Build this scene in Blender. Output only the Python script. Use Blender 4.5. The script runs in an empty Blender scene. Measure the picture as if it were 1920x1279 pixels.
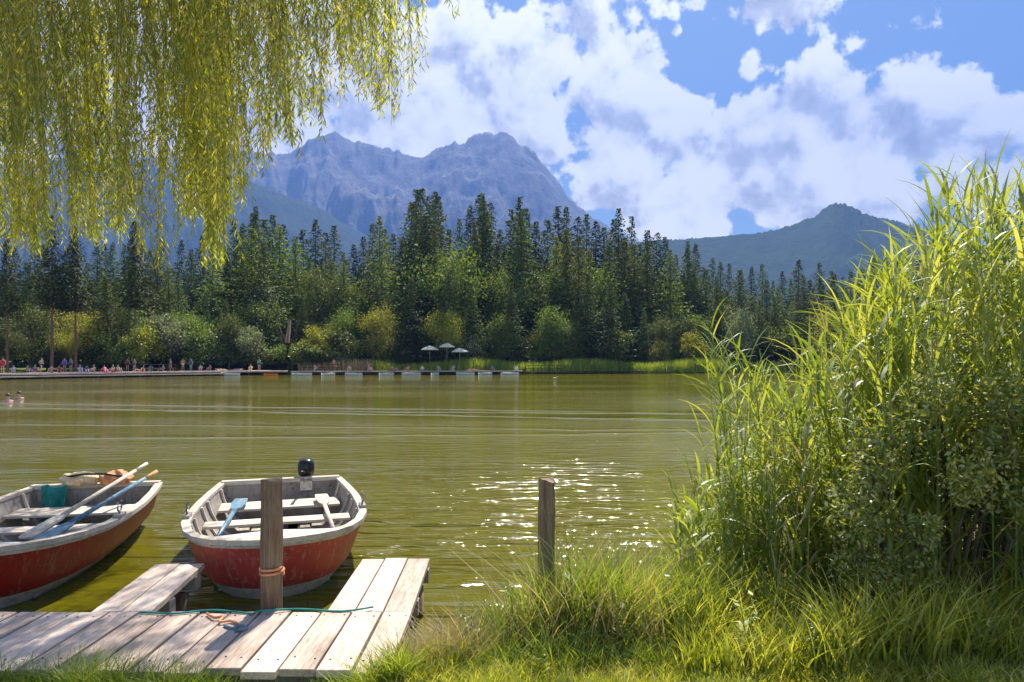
import bpy, math, random
import numpy as np
from mathutils import Vector, Matrix
random.seed(7); RNG = np.random.default_rng(7)
R = math.radians
S = bpy.context.scene
COL = S.collection
# ------------------------------------------------------------------ camera / world / sun
H = 1.9; F = 1280.0; CX = 960.0; HY = 678.0
cam_d = bpy.data.cameras.new('camera'); cam = bpy.data.objects.new('camera', cam_d); COL.objects.link(cam)
cam.location = (0, 0, H); cam.rotation_euler = (R(90), 0, 0)
cam_d.lens = 24; cam_d.sensor_width = 36; cam_d.shift_y = (HY-639.5)/1920
cam_d.clip_start = 0.05; cam_d.clip_end = 30000
S.camera = cam
S.view_settings.view_transform = 'Standard'; S.view_settings.look = 'None'
S.view_settings.exposure = 1.50; S.view_settings.gamma = 1
SUN_EL, SUN_AZ = R(53), R(8)            # azimuth from +Y toward +X
sd = bpy.data.lights.new('sun', 'SUN'); sun = bpy.data.objects.new('sun', sd); COL.objects.link(sun)
sd.energy = 5.0; sd.angle = R(0.5); sd.color = (1, .93, .80)
sv = Vector((math.sin(SUN_AZ)*math.cos(SUN_EL), math.cos(SUN_AZ)*math.cos(SUN_EL), math.sin(SUN_EL)))
sun.rotation_euler = sv.to_track_quat('Z', 'Y').to_euler()
W = bpy.data.worlds.new('World'); S.world = W; W.use_nodes = True

def X(px, d): return (px-CX)/F*d
def Z(py, d): return H-(py-HY)/F*d
def P(px, py, d): return Vector((X(px, d), d, Z(py, d)))

class NT:
    """small node helper"""
    def __init__(s, tree): s.t = tree; s.n = tree.nodes; s.l = tree.links; s.n.clear()
    def add(s, typ, ins=None, **kw):
        n = s.n.new(typ)
        for k, v in kw.items(): setattr(n, k, v)
        for k, v in (ins or {}).items():
            sock = n.inputs[k]
            if hasattr(v, 'is_linked') or isinstance(v, bpy.types.NodeSocket): s.l.new(v, sock)
            else: sock.default_value = v
        return n
    def math(s, op, a, b=0.0, c=0.0, clamp=False):
        n = s.add('ShaderNodeMath', {0: a, 1: b, 2: c}, operation=op); n.use_clamp = clamp; return n.outputs[0]
    def vmath(s, op, a, b=(0, 0, 0)):
        n = s.add('ShaderNodeVectorMath', {0: a, 1: b}, operation=op); return n
    def mix(s, f, a, b, blend='MIX'):
        n = s.add('ShaderNodeMix', data_type='RGBA', blend_type=blend)
        for k, v in ((0, f), (6, a), (7, b)):
            if isinstance(v, bpy.types.NodeSocket): s.l.new(v, n.inputs[k])
            else: n.inputs[k].default_value = (v if k == 0 or len(v) == 4 else (*v, 1))
        return n.outputs[2]
    def ramp(s, f, stops):
        n = s.add('ShaderNodeValToRGB', {0: f}); e = n.color_ramp.elements
        while len(e) < len(stops): e.new(0.5)
        for el, (p, c) in zip(e, stops): el.position = p; el.color = (*c, 1) if len(c) == 3 else c
        return n.outputs[0]
    def smooth(s, f, lo, hi):
        n = s.add('ShaderNodeMapRange', {0: f, 1: lo, 2: hi, 3: 0.0, 4: 1.0}, interpolation_type='SMOOTHSTEP'); return n.outputs[0]

def build_world():
    t = NT(W.node_tree)
    sky = t.add('ShaderNodeTexSky', sky_type='NISHITA', sun_disc=False, sun_elevation=SUN_EL, sun_rotation=SUN_AZ, air_density=1.0, dust_density=0.6, ozone_density=1.5)
    tc = t.add('ShaderNodeTexCoord'); d = tc.outputs['Generated']
    sp = t.add('ShaderNodeSeparateXYZ', {0: d})
    u = t.math('ARCTAN2', sp.outputs[0], sp.outputs[1])
    hyp = t.math('SQRT', t.math('ADD', t.math('MULTIPLY', sp.outputs[0], sp.outputs[0]), t.math('MULTIPLY', sp.outputs[1], sp.outputs[1])))
    v = t.math('ARCTAN2', sp.outputs[2], hyp)
    uv = t.add('ShaderNodeCombineXYZ', {0: u, 1: v, 2: 0.0}).outputs[0]
    big = t.add('ShaderNodeTexNoise', {'Vector': uv, 'Scale': 8.5, 'Detail': 12.0, 'Roughness': .58, 'Distortion': .1}, noise_dimensions='3D').outputs[0]
    # the banks of cloud: centre and half-size of each in the sky
    blobs = [(560,60,300,170,1),(760,150,230,130,1),(930,190,160,95,1),(1010,110,130,100,1),(1090,60,75,70,.9),(1130,165,130,75,1),(1270,205,110,45,.9),
             (1500,258,290,85,1.3),(1650,262,200,70,1.4),(1350,300,150,60,.9),(1450,370,210,60,.95),(1250,380,200,90,.9),(1640,390,150,55,.9),(1800,345,90,55,.7),(1000,285,160,60,.8),
             (1400,128,62,34,.62),(1430,18,105,42,.9),(1310,8,60,22,.75),(640,250,300,60,.8),(200,150,300,300,.9),(1275,60,14,14,.6),(1650,60,50,22,.42)]
    dens = None
    for (px, py, rx, ry, amp) in blobs:
        uu = math.atan((px-CX)/F); vv = math.atan((HY-py)/F*math.cos(uu))
        dd = t.vmath('SUBTRACT', uv, (uu, vv, 0)).outputs[0]
        dd = t.vmath('MULTIPLY', dd, (F/rx*.93, F/ry, 0)).outputs[0]
        ln = t.vmath('LENGTH', dd).outputs[1]
        g = t.math('MULTIPLY', t.math('SUBTRACT', 1.38, ln), amp)
        dens = g if dens is None else t.math('SMOOTH_MAX', dens, g, .25)
    # beyond the picture: scattered cumulus all round the sky
    rest = t.math('MULTIPLY', t.math('SUBTRACT', t.add('ShaderNodeTexNoise', {'Vector': d, 'Scale': 3.0, 'Detail': 4.0}).outputs[0], .56), 5.0)
    away = t.smooth(t.math('ABSOLUTE', u), .75, 1.1)
    dens = t.math('MAXIMUM', dens, t.math('SUBTRACT', rest, t.math('MULTIPLY', t.math('SUBTRACT', 1.0, away), 6.0)))
    det = t.math('MULTIPLY', t.math('SUBTRACT', big, .5), 5.4)
    full = t.math('ADD', dens, det)
    mask = t.smooth(full, .22, .52)
    # thickness seen a little sunwards gives the bright rims and grey bellies
    uv2 = t.vmath('ADD', uv, (.012, .03, 0)).outputs[0]
    big2 = t.add('ShaderNodeTexNoise', {'Vector': uv2, 'Scale': 8.5, 'Detail': 8.0, 'Roughness': .58, 'Distortion': .1}).outputs[0]
    lit = t.math('ADD', .5, t.math('MULTIPLY', t.math('SUBTRACT', big, big2), 2.6))
    soft = t.add('ShaderNodeTexNoise', {'Vector': t.vmath('MULTIPLY', uv, (1, 2.0, 1)).outputs[0], 'Scale': 4.2, 'Detail': 4.0}).outputs[0]
    belly = t.math('MULTIPLY', t.smooth(full, .7, 2.2), t.smooth(soft, .42, .62))
    lit = t.math('SUBTRACT', lit, t.math('MULTIPLY', belly, .5))
    ccol = t.ramp(lit, [(0.0, (.36, .37, .40)), (.26, (.56, .57, .61)), (.44, (.86, .86, .88)), (.64, (1.0, .985, .95))])
    bg_s = t.add('ShaderNodeBackground', {0: t.mix(1.0, sky.outputs[0], (.74, .90, 1.04), 'MULTIPLY'), 1: .052})
    bg_c = t.add('ShaderNodeBackground', {0: ccol, 1: .70})
    mx = t.add('ShaderNodeMixShader', {0: mask, 1: bg_s.outputs[0], 2: bg_c.outputs[0]})
    t.add('ShaderNodeOutputWorld', {0: mx.outputs[0]})
build_world()

# ------------------------------------------------------------------ mesh helpers
def mesh_from(name, V, Fc):
    """V (n,3); Fc list/array of faces with equal sides, or list of lists"""
    me = bpy.data.meshes.new(name); V = np.asarray(V, np.float32)
    if isinstance(Fc, np.ndarray):
        n, k = Fc.shape
        me.vertices.add(len(V)); me.vertices.foreach_set('co', V.ravel())
        me.loops.add(n*k); me.loops.foreach_set('vertex_index', Fc.ravel().astype(np.int32))
        me.polygons.add(n); me.polygons.foreach_set('loop_start', np.arange(0, n*k, k, dtype=np.int32))
        me.update(calc_edges=True)
    else:
        me.from_pydata([tuple(map(float, v)) for v in V], [], Fc); me.update()
    return me

def tag(o, label=None, cat=None, group=None, kind=None):
    if label: o['label'] = label
    if cat: o['category'] = cat
    if group: o['group'] = group
    if kind: o['kind'] = kind
    return o

def link(name, data, mat=None, parent=None, smooth=False, loc=None, rz=0):
    if mat is not None and len(data.materials) == 0: data.materials.append(mat)
    if smooth and hasattr(data, 'polygons'): data.polygons.foreach_set('use_smooth', [True]*len(data.polygons))
    o = bpy.data.objects.new(name, data); COL.objects.link(o)
    if parent: o.parent = parent
    if loc is not None: o.location = loc
    if rz: o.rotation_euler = (0, 0, rz)
    return o

def empty(name, loc=(0, 0, 0), rz=0):
    o = bpy.data.objects.new(name, None); COL.objects.link(o); o.location = loc; o.rotation_euler = (0, 0, rz); o.empty_display_size = .2; return o

def copy_tree(o, parent=None):
    c = o.copy(); COL.objects.link(c)
    if parent: c.parent = parent
    for ch in o.children: copy_tree(ch, c)
    return c

class MB:
    def __init__(s): s.v = []; s.f = []
    def add(s, V, Fc):
        b = len(s.v); s.v += [tuple(x) for x in V]; s.f += [tuple(i+b for i in f) for f in Fc]; return s
    def box(s, lo, hi, M=None, bev=0.0):
        x0, y0, z0 = lo; x1, y1, z1 = hi
        if bev:
            b = bev; V = []
            for z, ins in ((z0, b), (z0+b, 0), (z1-b, 0), (z1, b)):
                V += [(x0+ins, y0+ins, z), (x1-ins, y0+ins, z), (x1-ins, y1-ins, z), (x0+ins, y1-ins, z)]
            Fc = [(3, 2, 1, 0), (12, 13, 14, 15)]
            for k in range(3):
                for i in range(4):
                    j = (i+1) % 4; Fc.append((k*4+i, k*4+j, k*4+4+j, k*4+4+i))
        else:
            V = [(x0, y0, z0), (x1, y0, z0), (x1, y1, z0), (x0, y1, z0), (x0, y0, z1), (x1, y0, z1), (x1, y1, z1), (x0, y1, z1)]
            Fc = [(3, 2, 1, 0), (4, 5, 6, 7), (0, 1, 5, 4), (1, 2, 6, 5), (2, 3, 7, 6), (3, 0, 4, 7)]
        if M is not None: V = [M @ Vector(v) for v in V]
        return s.add(V, Fc)
    def tube(s, pts, rad, n=8, cap=True, squash=1.0):
        pts = [Vector(p) for p in pts]; rads = rad if hasattr(rad, '__len__') else [rad]*len(pts)
        V = []; Fc = []
        for i, p in enumerate(pts):
            t = (pts[min(i+1, len(pts)-1)]-pts[max(i-1, 0)]).normalized()
            a = t.cross(Vector((0, 0, 1)))
            if a.length < 1e-3: a = Vector((1, 0, 0))
            a.normalize(); b = t.cross(a).normalized()
            for k in range(n):
                an = 2*math.pi*k/n; V.append(p+(a*math.cos(an)+b*math.sin(an)*squash)*rads[i])
        for i in range(len(pts)-1):
            for k in range(n):
                k2 = (k+1) % n; Fc.append((i*n+k, i*n+k2, i*n+n+k2, i*n+n+k))
        if cap: Fc.append(tuple(reversed(range(n)))); Fc.append(tuple((len(pts)-1)*n+k for k in range(n)))
        return s.add(V, Fc)
    def mesh(s, name):
        me = bpy.data.meshes.new(name); me.from_pydata(s.v, [], s.f); me.update(); return me
    def build(s, name, mat, parent=None, smooth=False, **k): return link(name, s.mesh(name), mat, parent, smooth, **k)

# ------------------------------------------------------------------ materials
def new_mat(name): m = bpy.data.materials.new(name); m.use_nodes = True; return m, NT(m.node_tree)
def out(t, sh, disp=None):
    o = t.add('ShaderNodeOutputMaterial'); t.l.new(sh, o.inputs[0]); return o

def leaf_mat(name, c1, c2, c3, transl=.45, scale=1.0, rough=.5, gloss=.08, obj_var=.0):
    m, t = new_mat(name)
    geo = t.add('ShaderNodeNewGeometry'); rnd = geo.outputs['Random Per Island']
    tc = t.add('ShaderNodeTexCoord')
    no = t.add('ShaderNodeTexNoise', {'Vector': tc.outputs['Object'], 'Scale': scale, 'Detail': 2.0}).outputs[0]
    f = t.math('ADD', t.math('MULTIPLY', rnd, .6), t.math('MULTIPLY', t.math('SUBTRACT', no, .3), .9), clamp=True)
    c = t.ramp(f, [(0.0, c1), (.5, c2), (1.0, c3)])
    if obj_var:
        oi = t.add('ShaderNodeObjectInfo')
        hs = t.add('ShaderNodeHueSaturation', {0: t.math('ADD', .5-obj_var*.012, t.math('MULTIPLY', oi.outputs['Random'], obj_var*.04)), 1: 1.0,
            2: t.math('ADD', 1-obj_var*.5, t.math('MULTIPLY', oi.outputs['Random'], obj_var)), 'Color': c}); c = hs.outputs[0]
    df = t.add('ShaderNodeBsdfDiffuse', {0: c})
    tr = t.add('ShaderNodeBsdfTranslucent', {0: t.mix(1.0, c, (1.25, 1.15, .55), 'MULTIPLY')})
    mx = t.add('ShaderNodeMixShader', {0: transl, 1: df.outputs[0], 2: tr.outputs[0]})
    gl = t.add('ShaderNodeBsdfGlossy', {0: (.9, .95, 1, 1), 1: rough})
    mx2 = t.add('ShaderNodeMixShader', {0: gloss, 1: mx.outputs[0], 2: gl.outputs[0]})
    out(t, mx2.outputs[0]); return m

def plain(name, c1, c2, scale=8.0, rough=.7, metal=0.0, bump=.2, stretch=(1, 1, 1), spec=.4, lo=.35, hi=.65, detail=6.0, bdist=.01):
    m, t = new_mat(name); tc = t.add('ShaderNodeTexCoord')
    v = t.vmath('MULTIPLY', tc.outputs['Object'], stretch).outputs[0]
    no = t.add('ShaderNodeTexNoise', {'Vector': v, 'Scale': scale, 'Detail': detail, 'Roughness': .65}).outputs[0]
    c = t.ramp(no, [(lo, c1), (hi, c2)])
    b = t.add('ShaderNodeBump', {'Strength': bump, 'Distance': bdist, 'Height': no})
    p = t.add('ShaderNodeBsdfPrincipled', {'Base Color': c, 'Roughness': rough, 'Metallic': metal, 'Specular IOR Level': spec, 'Normal': b.outputs[0]})
    out(t, p.outputs[0]); return m

def paint_mat(name, base, worn, under, scale=5.0, amount=.55, rough=.45):
    """old paint: two tones, chips showing what lies under it, streaks running down"""
    m, t = new_mat(name); tc = t.add('ShaderNodeTexCoord'); v = tc.outputs['Object']
    n1 = t.add('ShaderNodeTexNoise', {'Vector': v, 'Scale': scale, 'Detail': 8.0, 'Roughness': .7}).outputs[0]
    n2 = t.add('ShaderNodeTexNoise', {'Vector': t.vmath('MULTIPLY', v, (1, 1, 2.5)).outputs[0], 'Scale': scale*5, 'Detail': 8.0, 'Roughness': .75}).outputs[0]
    n3 = t.add('ShaderNodeTexNoise', {'Vector': t.vmath('MULTIPLY', v, (9, 9, .7)).outputs[0], 'Scale': 3.0, 'Detail': 4.0}).outputs[0]
    c = t.mix(t.smooth(n1, .35, .7), base, worn)
    c = t.mix(t.math('MULTIPLY', t.smooth(n3, .52, .7), .45), c, under)
    chip = t.smooth(t.math('ADD', t.math('MULTIPLY', n2, .7), t.math('MULTIPLY', n1, .3)), amount, amount+.04)
    c = t.mix(chip, c, under)
    b = t.add('ShaderNodeBump', {'Strength': .35, 'Distance': .004, 'Height': t.math('SUBTRACT', t.math('MULTIPLY', n2, .4), chip)})
    p = t.add('ShaderNodeBsdfPrincipled', {'Base Color': c, 'Roughness': t.math('ADD', rough, t.math('MULTIPLY', chip, .3)), 'Specular IOR Level': .4, 'Normal': b.outputs[0]})
    out(t, p.outputs[0]); return m

def wood_mat(name, dark, mid, light, axis='y', per_board=.187, off=0.0, rough=.8):
    """weathered boards: grain along one axis, tone of each board its own"""
    m, t = new_mat(name); tc = t.add('ShaderNodeTexCoord'); v = tc.outputs['Object']
    st = {'y': (22, 1.2, 22), 'x': (1.2, 22, 22), 'z': (22, 22, 1.0)}[axis]
    g = t.add('ShaderNodeTexNoise', {'Vector': t.vmath('MULTIPLY', v, st).outputs[0], 'Scale': 2.2, 'Detail': 8.0, 'Roughness': .7, 'Distortion': .5}).outputs[0]
    fine = t.add('ShaderNodeTexNoise', {'Vector': t.vmath('MULTIPLY', v, tuple(a*4 for a in st)).outputs[0], 'Scale': 2.2, 'Detail': 4.0}).outputs[0]
    blot = t.add('ShaderNodeTexNoise', {'Vector': v, 'Scale': 3.5, 'Detail': 5.0}).outputs[0]
    isl = t.add('ShaderNodeNewGeometry').outputs['Random Per Island']
    f = t.math('ADD', t.math('MULTIPLY', g, .55), t.math('ADD', t.math('MULTIPLY', blot, .3), t.math('MULTIPLY', isl, .16)))
    c = t.ramp(f, [(.28, dark), (.47, mid), (.66, light)])
    c = t.mix(t.math('MULTIPLY', t.smooth(fine, .58, .66), .6), c, dark)
    b = t.add('ShaderNodeBump', {'Strength': .6, 'Distance': .004, 'Height': t.math('ADD', g, t.math('MULTIPLY', fine, .5))})
    p = t.add('ShaderNodeBsdfPrincipled', {'Base Color': c, 'Roughness': rough, 'Specular IOR Level': .25, 'Normal': b.outputs[0]})
    out(t, p.outputs[0]); return m

M = {}
M['willow'] = leaf_mat('willow_leaf', (.08, .12, .02), (.36, .42, .03), (.88, .74, .10), .68, 1.4, .5, .07)
M['twig'] = plain('twig_bark', (.12, .07, .025), (.26, .17, .06), 20, .7)
M['bark'] = plain('bark', (.06, .045, .035), (.20, .15, .11), 3, .9, bump=1.0, stretch=(3, 3, .6), bdist=.05)
M['pine_bark'] = plain('pine_bark', (.13, .06, .04), (.32, .17, .12), 2, .9, bump=1.0, stretch=(3, 3, .6), bdist=.05)
M['spruce'] = leaf_mat('spruce_needle', (.016, .030, .009), (.072, .100, .018), (.32, .33, .06), .26, .30, .6, .03, .9)
M['spruce_lt'] = leaf_mat('light_spruce_needle', (.05, .08, .012), (.16, .20, .025), (.40, .40, .06), .32, .35, .6, .03, .8)
M['broad'] = leaf_mat('broad_leaf', (.04, .07, .012), (.14, .185, .022), (.40, .40, .06), .38, .4, .5, .04, .9)
M['broad_pale'] = leaf_mat('pale_leaf', (.10, .13, .06), (.25, .29, .14), (.55, .58, .38), .34, .5, .5, .04, .4)
M['broad_yel'] = leaf_mat('yellow_leaf', (.12, .14, .015), (.31, .32, .025), (.60, .56, .06), .42, .5, .5, .04, .4)
M['reed'] = leaf_mat('reed_leaf', (.10, .16, .02), (.29, .37, .05), (.60, .60, .17), .48, 1.5, .5, .06)
M['reed_dry'] = leaf_mat('dry_reed', (.22, .15, .07), (.48, .38, .20), (.72, .60, .38), .4, 2.0, .5, .05)
M['reed_far'] = leaf_mat('far_reed', (.12, .20, .02), (.30, .40, .04), (.50, .54, .10), .45, .4, .5, .03)
M['grass'] = leaf_mat('grass_blade', (.12, .17, .015), (.40, .45, .04), (.84, .76, .22), .52, 2.5, .5, .05)
M['grass_dk'] = leaf_mat('rank_grass', (.05, .09, .01), (.24, .34, .03), (.62, .64, .14), .48, 2.0, .5, .05)
M['shrub'] = leaf_mat('shrub_leaf', (.06, .09, .015), (.23, .28, .04), (.60, .58, .18), .45, 1.8, .5, .07)
M['deck'] = wood_mat('deck_wood', (.20, .13, .10), (.54, .42, .34), (.80, .66, .55))
M['post'] = wood_mat('post_wood', (.045, .028, .018), (.17, .11, .07), (.36, .27, .18), 'z')
M['thwart'] = wood_mat('thwart_wood', (.22, .16, .11), (.52, .44, .35), (.74, .68, .6), 'x')
M['grey_wood'] = wood_mat('grey_wood', (.12, .10, .09), (.33, .29, .26), (.52, .48, .44), 'y')
M['red'] = paint_mat('red_hull_paint', (.33, .010, .012), (.24, .03, .028), (.34, .17, .13), 4.0, .568)
M['red_pale'] = paint_mat('faded_red_hull_paint', (.60, .085, .075), (.44, .06, .055), (.62, .38, .31), 4.0, .562)
M['white'] = paint_mat('white_boat_paint', (.70, .68, .65), (.52, .49, .46), (.20, .16, .13), 6.0, .56)
M['inner'] = paint_mat('inner_boat_paint', (.36, .33, .30), (.24, .20, .17), (.10, .07, .05), 4.0, .56, .6)
M['black'] = plain('black_plastic', (.008, .008, .009), (.02, .02, .022), 8, .25, bump=.02)
M['steel'] = plain('galvanised_steel', (.25, .25, .26), (.5, .5, .5), 20, .4, metal=.9, bump=.05)
M['teal'] = plain('teal_cloth', (.01, .17, .16), (.03, .32, .29), 14, .8)
M['orange'] = plain('orange_cloth', (.55, .16, .05), (.8, .42, .22), 14, .7)
M['vest'] = plain('faded_vest_cloth', (.62, .42, .22), (.85, .68, .45), 14, .7)
M['blue'] = paint_mat('worn_blue_paint', (.05, .16, .27), (.12, .27, .36), (.40, .36, .30), 6, .54)
M['cream'] = plain('cream_canvas', (.6, .56, .42), (.78, .74, .6), 6, .8)
M['fardeck'] = plain('far_deck_wood', (.38, .27, .21), (.62, .48, .40), .6, .85, stretch=(1, 6, 1))
M['farside'] = plain('far_deck_side', (.25, .2, .18), (.5, .45, .42), .8, .85)
M['darkwood'] = plain('dark_wood', (.03, .018, .012), (.09, .05, .035), 3, .85)
M['kayak'] = plain('orange_plastic', (.7, .16, .03), (.85, .25, .05), 3, .4)
M['boatgrey'] = plain('pale_grey_plastic', (.55, .58, .58), (.75, .77, .76), 3, .4)

# ------------------------------------------------------------------ setting: water, shores, hills
def water_mat():
    m, t = new_mat('lake_water'); tc = t.add('ShaderNodeTexCoord'); v = tc.outputs['Object']
    a = t.add('ShaderNodeTexNoise', {'Vector': t.vmath('MULTIPLY', v, (.55, 1.7, 1)).outputs[0], 'Scale': 2.6, 'Detail': 5.0, 'Roughness': .55, 'Distortion': .4}).outputs[0]
    b = t.add('ShaderNodeTexNoise', {'Vector': t.vmath('MULTIPLY', v, (.35, .9, 1)).outputs[0], 'Scale': .8, 'Detail': 3.0}).outputs[0]
    c = t.add('ShaderNodeTexNoise', {'Vector': t.vmath('MULTIPLY', v, (.03, .09, 1)).outputs[0], 'Scale': 1.0, 'Detail': 3.0}).outputs[0]
    patch = t.smooth(c, .38, .62)
    h = t.math('ADD', t.math('MULTIPLY', a, t.math('ADD', .013, t.math('MULTIPLY', patch, .034))), t.math('MULTIPLY', b, .035))
    # livelier water round the moored boats
    wn = t.add('ShaderNodeTexNoise', {'Vector': t.vmath('MULTIPLY', v, (.5, 2.6, 1)).outputs[0], 'Scale': 1.5, 'Detail': 3.0, 'Roughness': .5, 'Distortion': .6}).outputs[0]
    rv = t.vmath('MULTIPLY', t.vmath('SUBTRACT', v, (-.3, 8.2, 0)).outputs[0], (.17, .2, 0)).outputs[0]
    rl = t.vmath('LENGTH', rv).outputs[1]
    h = t.math('ADD', h, t.math('MULTIPLY', t.math('MULTIPLY', wn, t.math('SUBTRACT', 1.0, t.smooth(rl, .1, 1.4))), .30))
    sp = t.add('ShaderNodeSeparateXYZ', {0: v})
    for (x0, y0, x1, y1, w, am) in ((-24, 31.5, 6, 25.5, .45, .12), (-24, 29.4, 9, 21.5, .4, .11), (-8, 26.5, 16, 24.0, .35, .08), (-4, 17.5, 12, 19.0, .25, .04), (-12, 20.5, 5, 19.0, .25, .035)):
        L = math.hypot(x1-x0, y1-y0); nx, ny = -(y1-y0)/L, (x1-x0)/L
        dist = t.math('ADD', t.math('MULTIPLY', sp.outputs[0], nx), t.math('SUBTRACT', t.math('MULTIPLY', sp.outputs[1], ny), x0*nx+y0*ny))
        dist = t.math('ADD', dist, t.math('MULTIPLY', t.math('SUBTRACT', b, .5), 1.2))
        g = t.math('EXPONENT', t.math('MULTIPLY', t.math('MULTIPLY', dist, dist), -1/(w*w)))
        h = t.math('ADD', h, t.math('MULTIPLY', g, am))
    bp = t.add('ShaderNodeBump', {'Strength': 1.0, 'Distance': 1.0, 'Height': h})
    col = t.mix(t.smooth(c, .3, .7), (.105, .096, .004), (.155, .138, .009))
    p = t.add('ShaderNodeBsdfPrincipled', {'Base Color': col, 'Roughness': .045, 'IOR': 1.34, 'Normal': bp.outputs[0]})
    out(t, p.outputs[0]); return m
M['water'] = water_mat()
wm = mesh_from('lake', [(-600, -60, 0), (600, -60, 0), (600, 400, 0), (-600, 400, 0)], [(0, 1, 2, 3)])
tag(link('lake', wm, M['water']), kind='structure')

def fbm(x, y, seed=0, octs=5, ridged=False):
    r = np.random.default_rng(seed); o = np.zeros_like(x, dtype=float); a = 1.0; tot = 0
    for k in range(octs):
        f = 2.0**k
        v = np.zeros_like(o)
        for j in range(3):
            th = r.uniform(0, math.pi*2); ph = r.uniform(0, 6.28); q = r.uniform(.8, 1.3)
            th2 = th+1.3; p2 = r.uniform(0, 6.28)
            xx = (x*math.cos(th)+y*math.sin(th))*f*q; yy = (x*math.cos(th2)+y*math.sin(th2))*f*q*.83
            v += np.sin(xx+ph+1.4*np.sin(yy*.9+p2))/3
        if ridged: v = 1-2*np.abs(v)
        o += a*v; tot += a; a *= .52
    return o/tot

SHORE_PX = [-1500, 0, 430, 660, 980, 1300, 1920, 4000]; SHORE_D = [60, 71.5, 93, 97, 101, 110, 118, 125]
def shore(px): return float(np.interp(px, SHORE_PX, SHORE_D))

def far_ground():
    pxs = np.concatenate([np.linspace(-3500, -100, 18), np.linspace(0, 2000, 90), np.linspace(2200, 6000, 16)])
    rows = [0, 1.0, 4, 9, 18, 35, 60, 120, 300, 900, 2500, 6000, 12000]
    V = []; n = len(rows)
    for px in pxs:
        d0 = shore(px)+3.2+.5*math.sin(px*.05)+.4*math.sin(px*.13)
        for k, r_ in enumerate(rows):
            d = d0+r_; z = [-.5, .35, .55, .8, 1.1, 1.6, 2.2, 3, 4, 6, 8, 8, 8][k]
            V.append((X(px, d), d, z))
    Fc = np.array([(i*n+j, i*n+n+j, i*n+n+j+1, i*n+j+1) for i in range(len(pxs)-1) for j in range(n-1)])
    m, t = new_mat('far_bank_ground'); tc = t.add('ShaderNodeTexCoord')
    no = t.add('ShaderNodeTexNoise', {'Vector': tc.outputs['Object'], 'Scale': .25, 'Detail': 6.0}).outputs[0]
    c = t.ramp(no, [(.35, (.035, .05, .012)), (.5, (.09, .12, .02)), (.65, (.20, .22, .05))])
    p = t.add('ShaderNodeBsdfPrincipled', {'Base Color': c, 'Roughness': .95, 'Specular IOR Level': .1}); out(t, p.outputs[0])
    tag(link('far_bank', mesh_from('far_bank', V, Fc), m), kind='structure')
far_ground()

def rock_mat(name, rock1, rock2, green, gz0, gz1, scale=.004):
    m, t = new_mat(name); tc = t.add('ShaderNodeTexCoord'); v = tc.outputs['Object']
    n1 = t.add('ShaderNodeTexNoise', {'Vector': t.vmath('MULTIPLY', v, (1, 1, .35)).outputs[0], 'Scale': scale*2, 'Detail': 10.0, 'Roughness': .7}).outputs[0]
    n2 = t.add('ShaderNodeTexNoise', {'Vector': v, 'Scale': scale*6, 'Detail': 8.0, 'Roughness': .7}).outputs[0]
    c = t.ramp(n1, [(.35, rock1), (.62, rock2)])
    nz = t.add('ShaderNodeSeparateXYZ', {0: t.add('ShaderNodeNewGeometry').outputs['Normal']}).outputs[2]
    z = t.add('ShaderNodeSeparateXYZ', {0: v}).outputs[2]
    alt = t.math('SUBTRACT', 1.0, t.smooth(t.math('ADD', z, t.math('MULTIPLY', t.math('SUBTRACT', n2, .5), gz1*.9)), gz0, gz1))
    g = t.math('MULTIPLY', alt, t.smooth(t.math('ADD', nz, t.math('MULTIPLY', t.math('SUBTRACT', n2, .5), .6)), .18, .5))
    c = t.mix(g, c, t.mix(n2, green, tuple(a*2.2 for a in green)))
    b = t.add('ShaderNodeBump', {'Strength': .9, 'Distance': 40.0*(.004/scale), 'Height': t.math('ADD', n1, n2)})
    p = t.add('ShaderNodeBsdfPrincipled', {'Base Color': c, 'Roughness': .95, 'Specular IOR Level': .1, 'Normal': b.outputs[0]}); out(t, p.outputs[0]); return m

def mountain(name, prof, D, depth, mat, seed, jag, step=3.0, exp=1.25, fine=.0):
    px0, px1 = prof[0][0], prof[-1][0]
    pxs = np.arange(px0, px1+.1, step); T = np.linspace(0, 1, 70)
    hy = np.interp(pxs, [p[0] for p in prof], [p[1] for p in prof])
    T2 = np.concatenate([T, 1+np.linspace(.05, .8, 10)])
    gx, gt = np.meshgrid(pxs, T2, indexing='ij'); hp = np.repeat(hy[:, None], len(T2), 1)
    d = D-depth*(1-gt)
    xw = (gx-CX)/F*D
    ridge_h = H+(HY-hp)/F*D
    f = np.where(gt <= 1, np.clip(gt, 0, 1)**exp, np.clip(1-(gt-1)*1.1, 0, 1))
    n = fbm(xw/(D*.05), gt*6, seed, 6, True); n2 = fbm(xw/(D*.012), gt*18, seed+5, 4, True)
    w = np.sin(np.clip(gt, 0, 1)*math.pi)**.7
    z = ridge_h*f + ridge_h*(.16*n+.045*n2)*w*jag
    z = z + ridge_h*jag*.03*fbm(xw/(D*.010), gt*2, seed+9, 4, True)*np.exp(-((gt-1)/.12)**2) + fine*ridge_h*RNG.normal(0, 1, z.shape)*np.exp(-((gt-1)/.1)**2)
    # keep what lies below the ridge from rising above it
    lim = H+(ridge_h-H)*(d/D)*.985
    z = np.where((gt < .93), np.minimum(z, lim), z)
    d2 = d+depth*.05*n*w
    xg = (gx-CX)/F*d2
    V = np.stack([xg, d2, z], -1).reshape(-1, 3); nc = len(T2)
    i, j = np.meshgrid(np.arange(len(pxs)-1), np.arange(nc-1), indexing='ij'); a = (i*nc+j).ravel()
    Fc = np.stack([a, a+nc, a+nc+1, a+1], -1)
    tag(link(name, mesh_from(name, V, Fc), mat, smooth=True), kind='structure')

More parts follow.
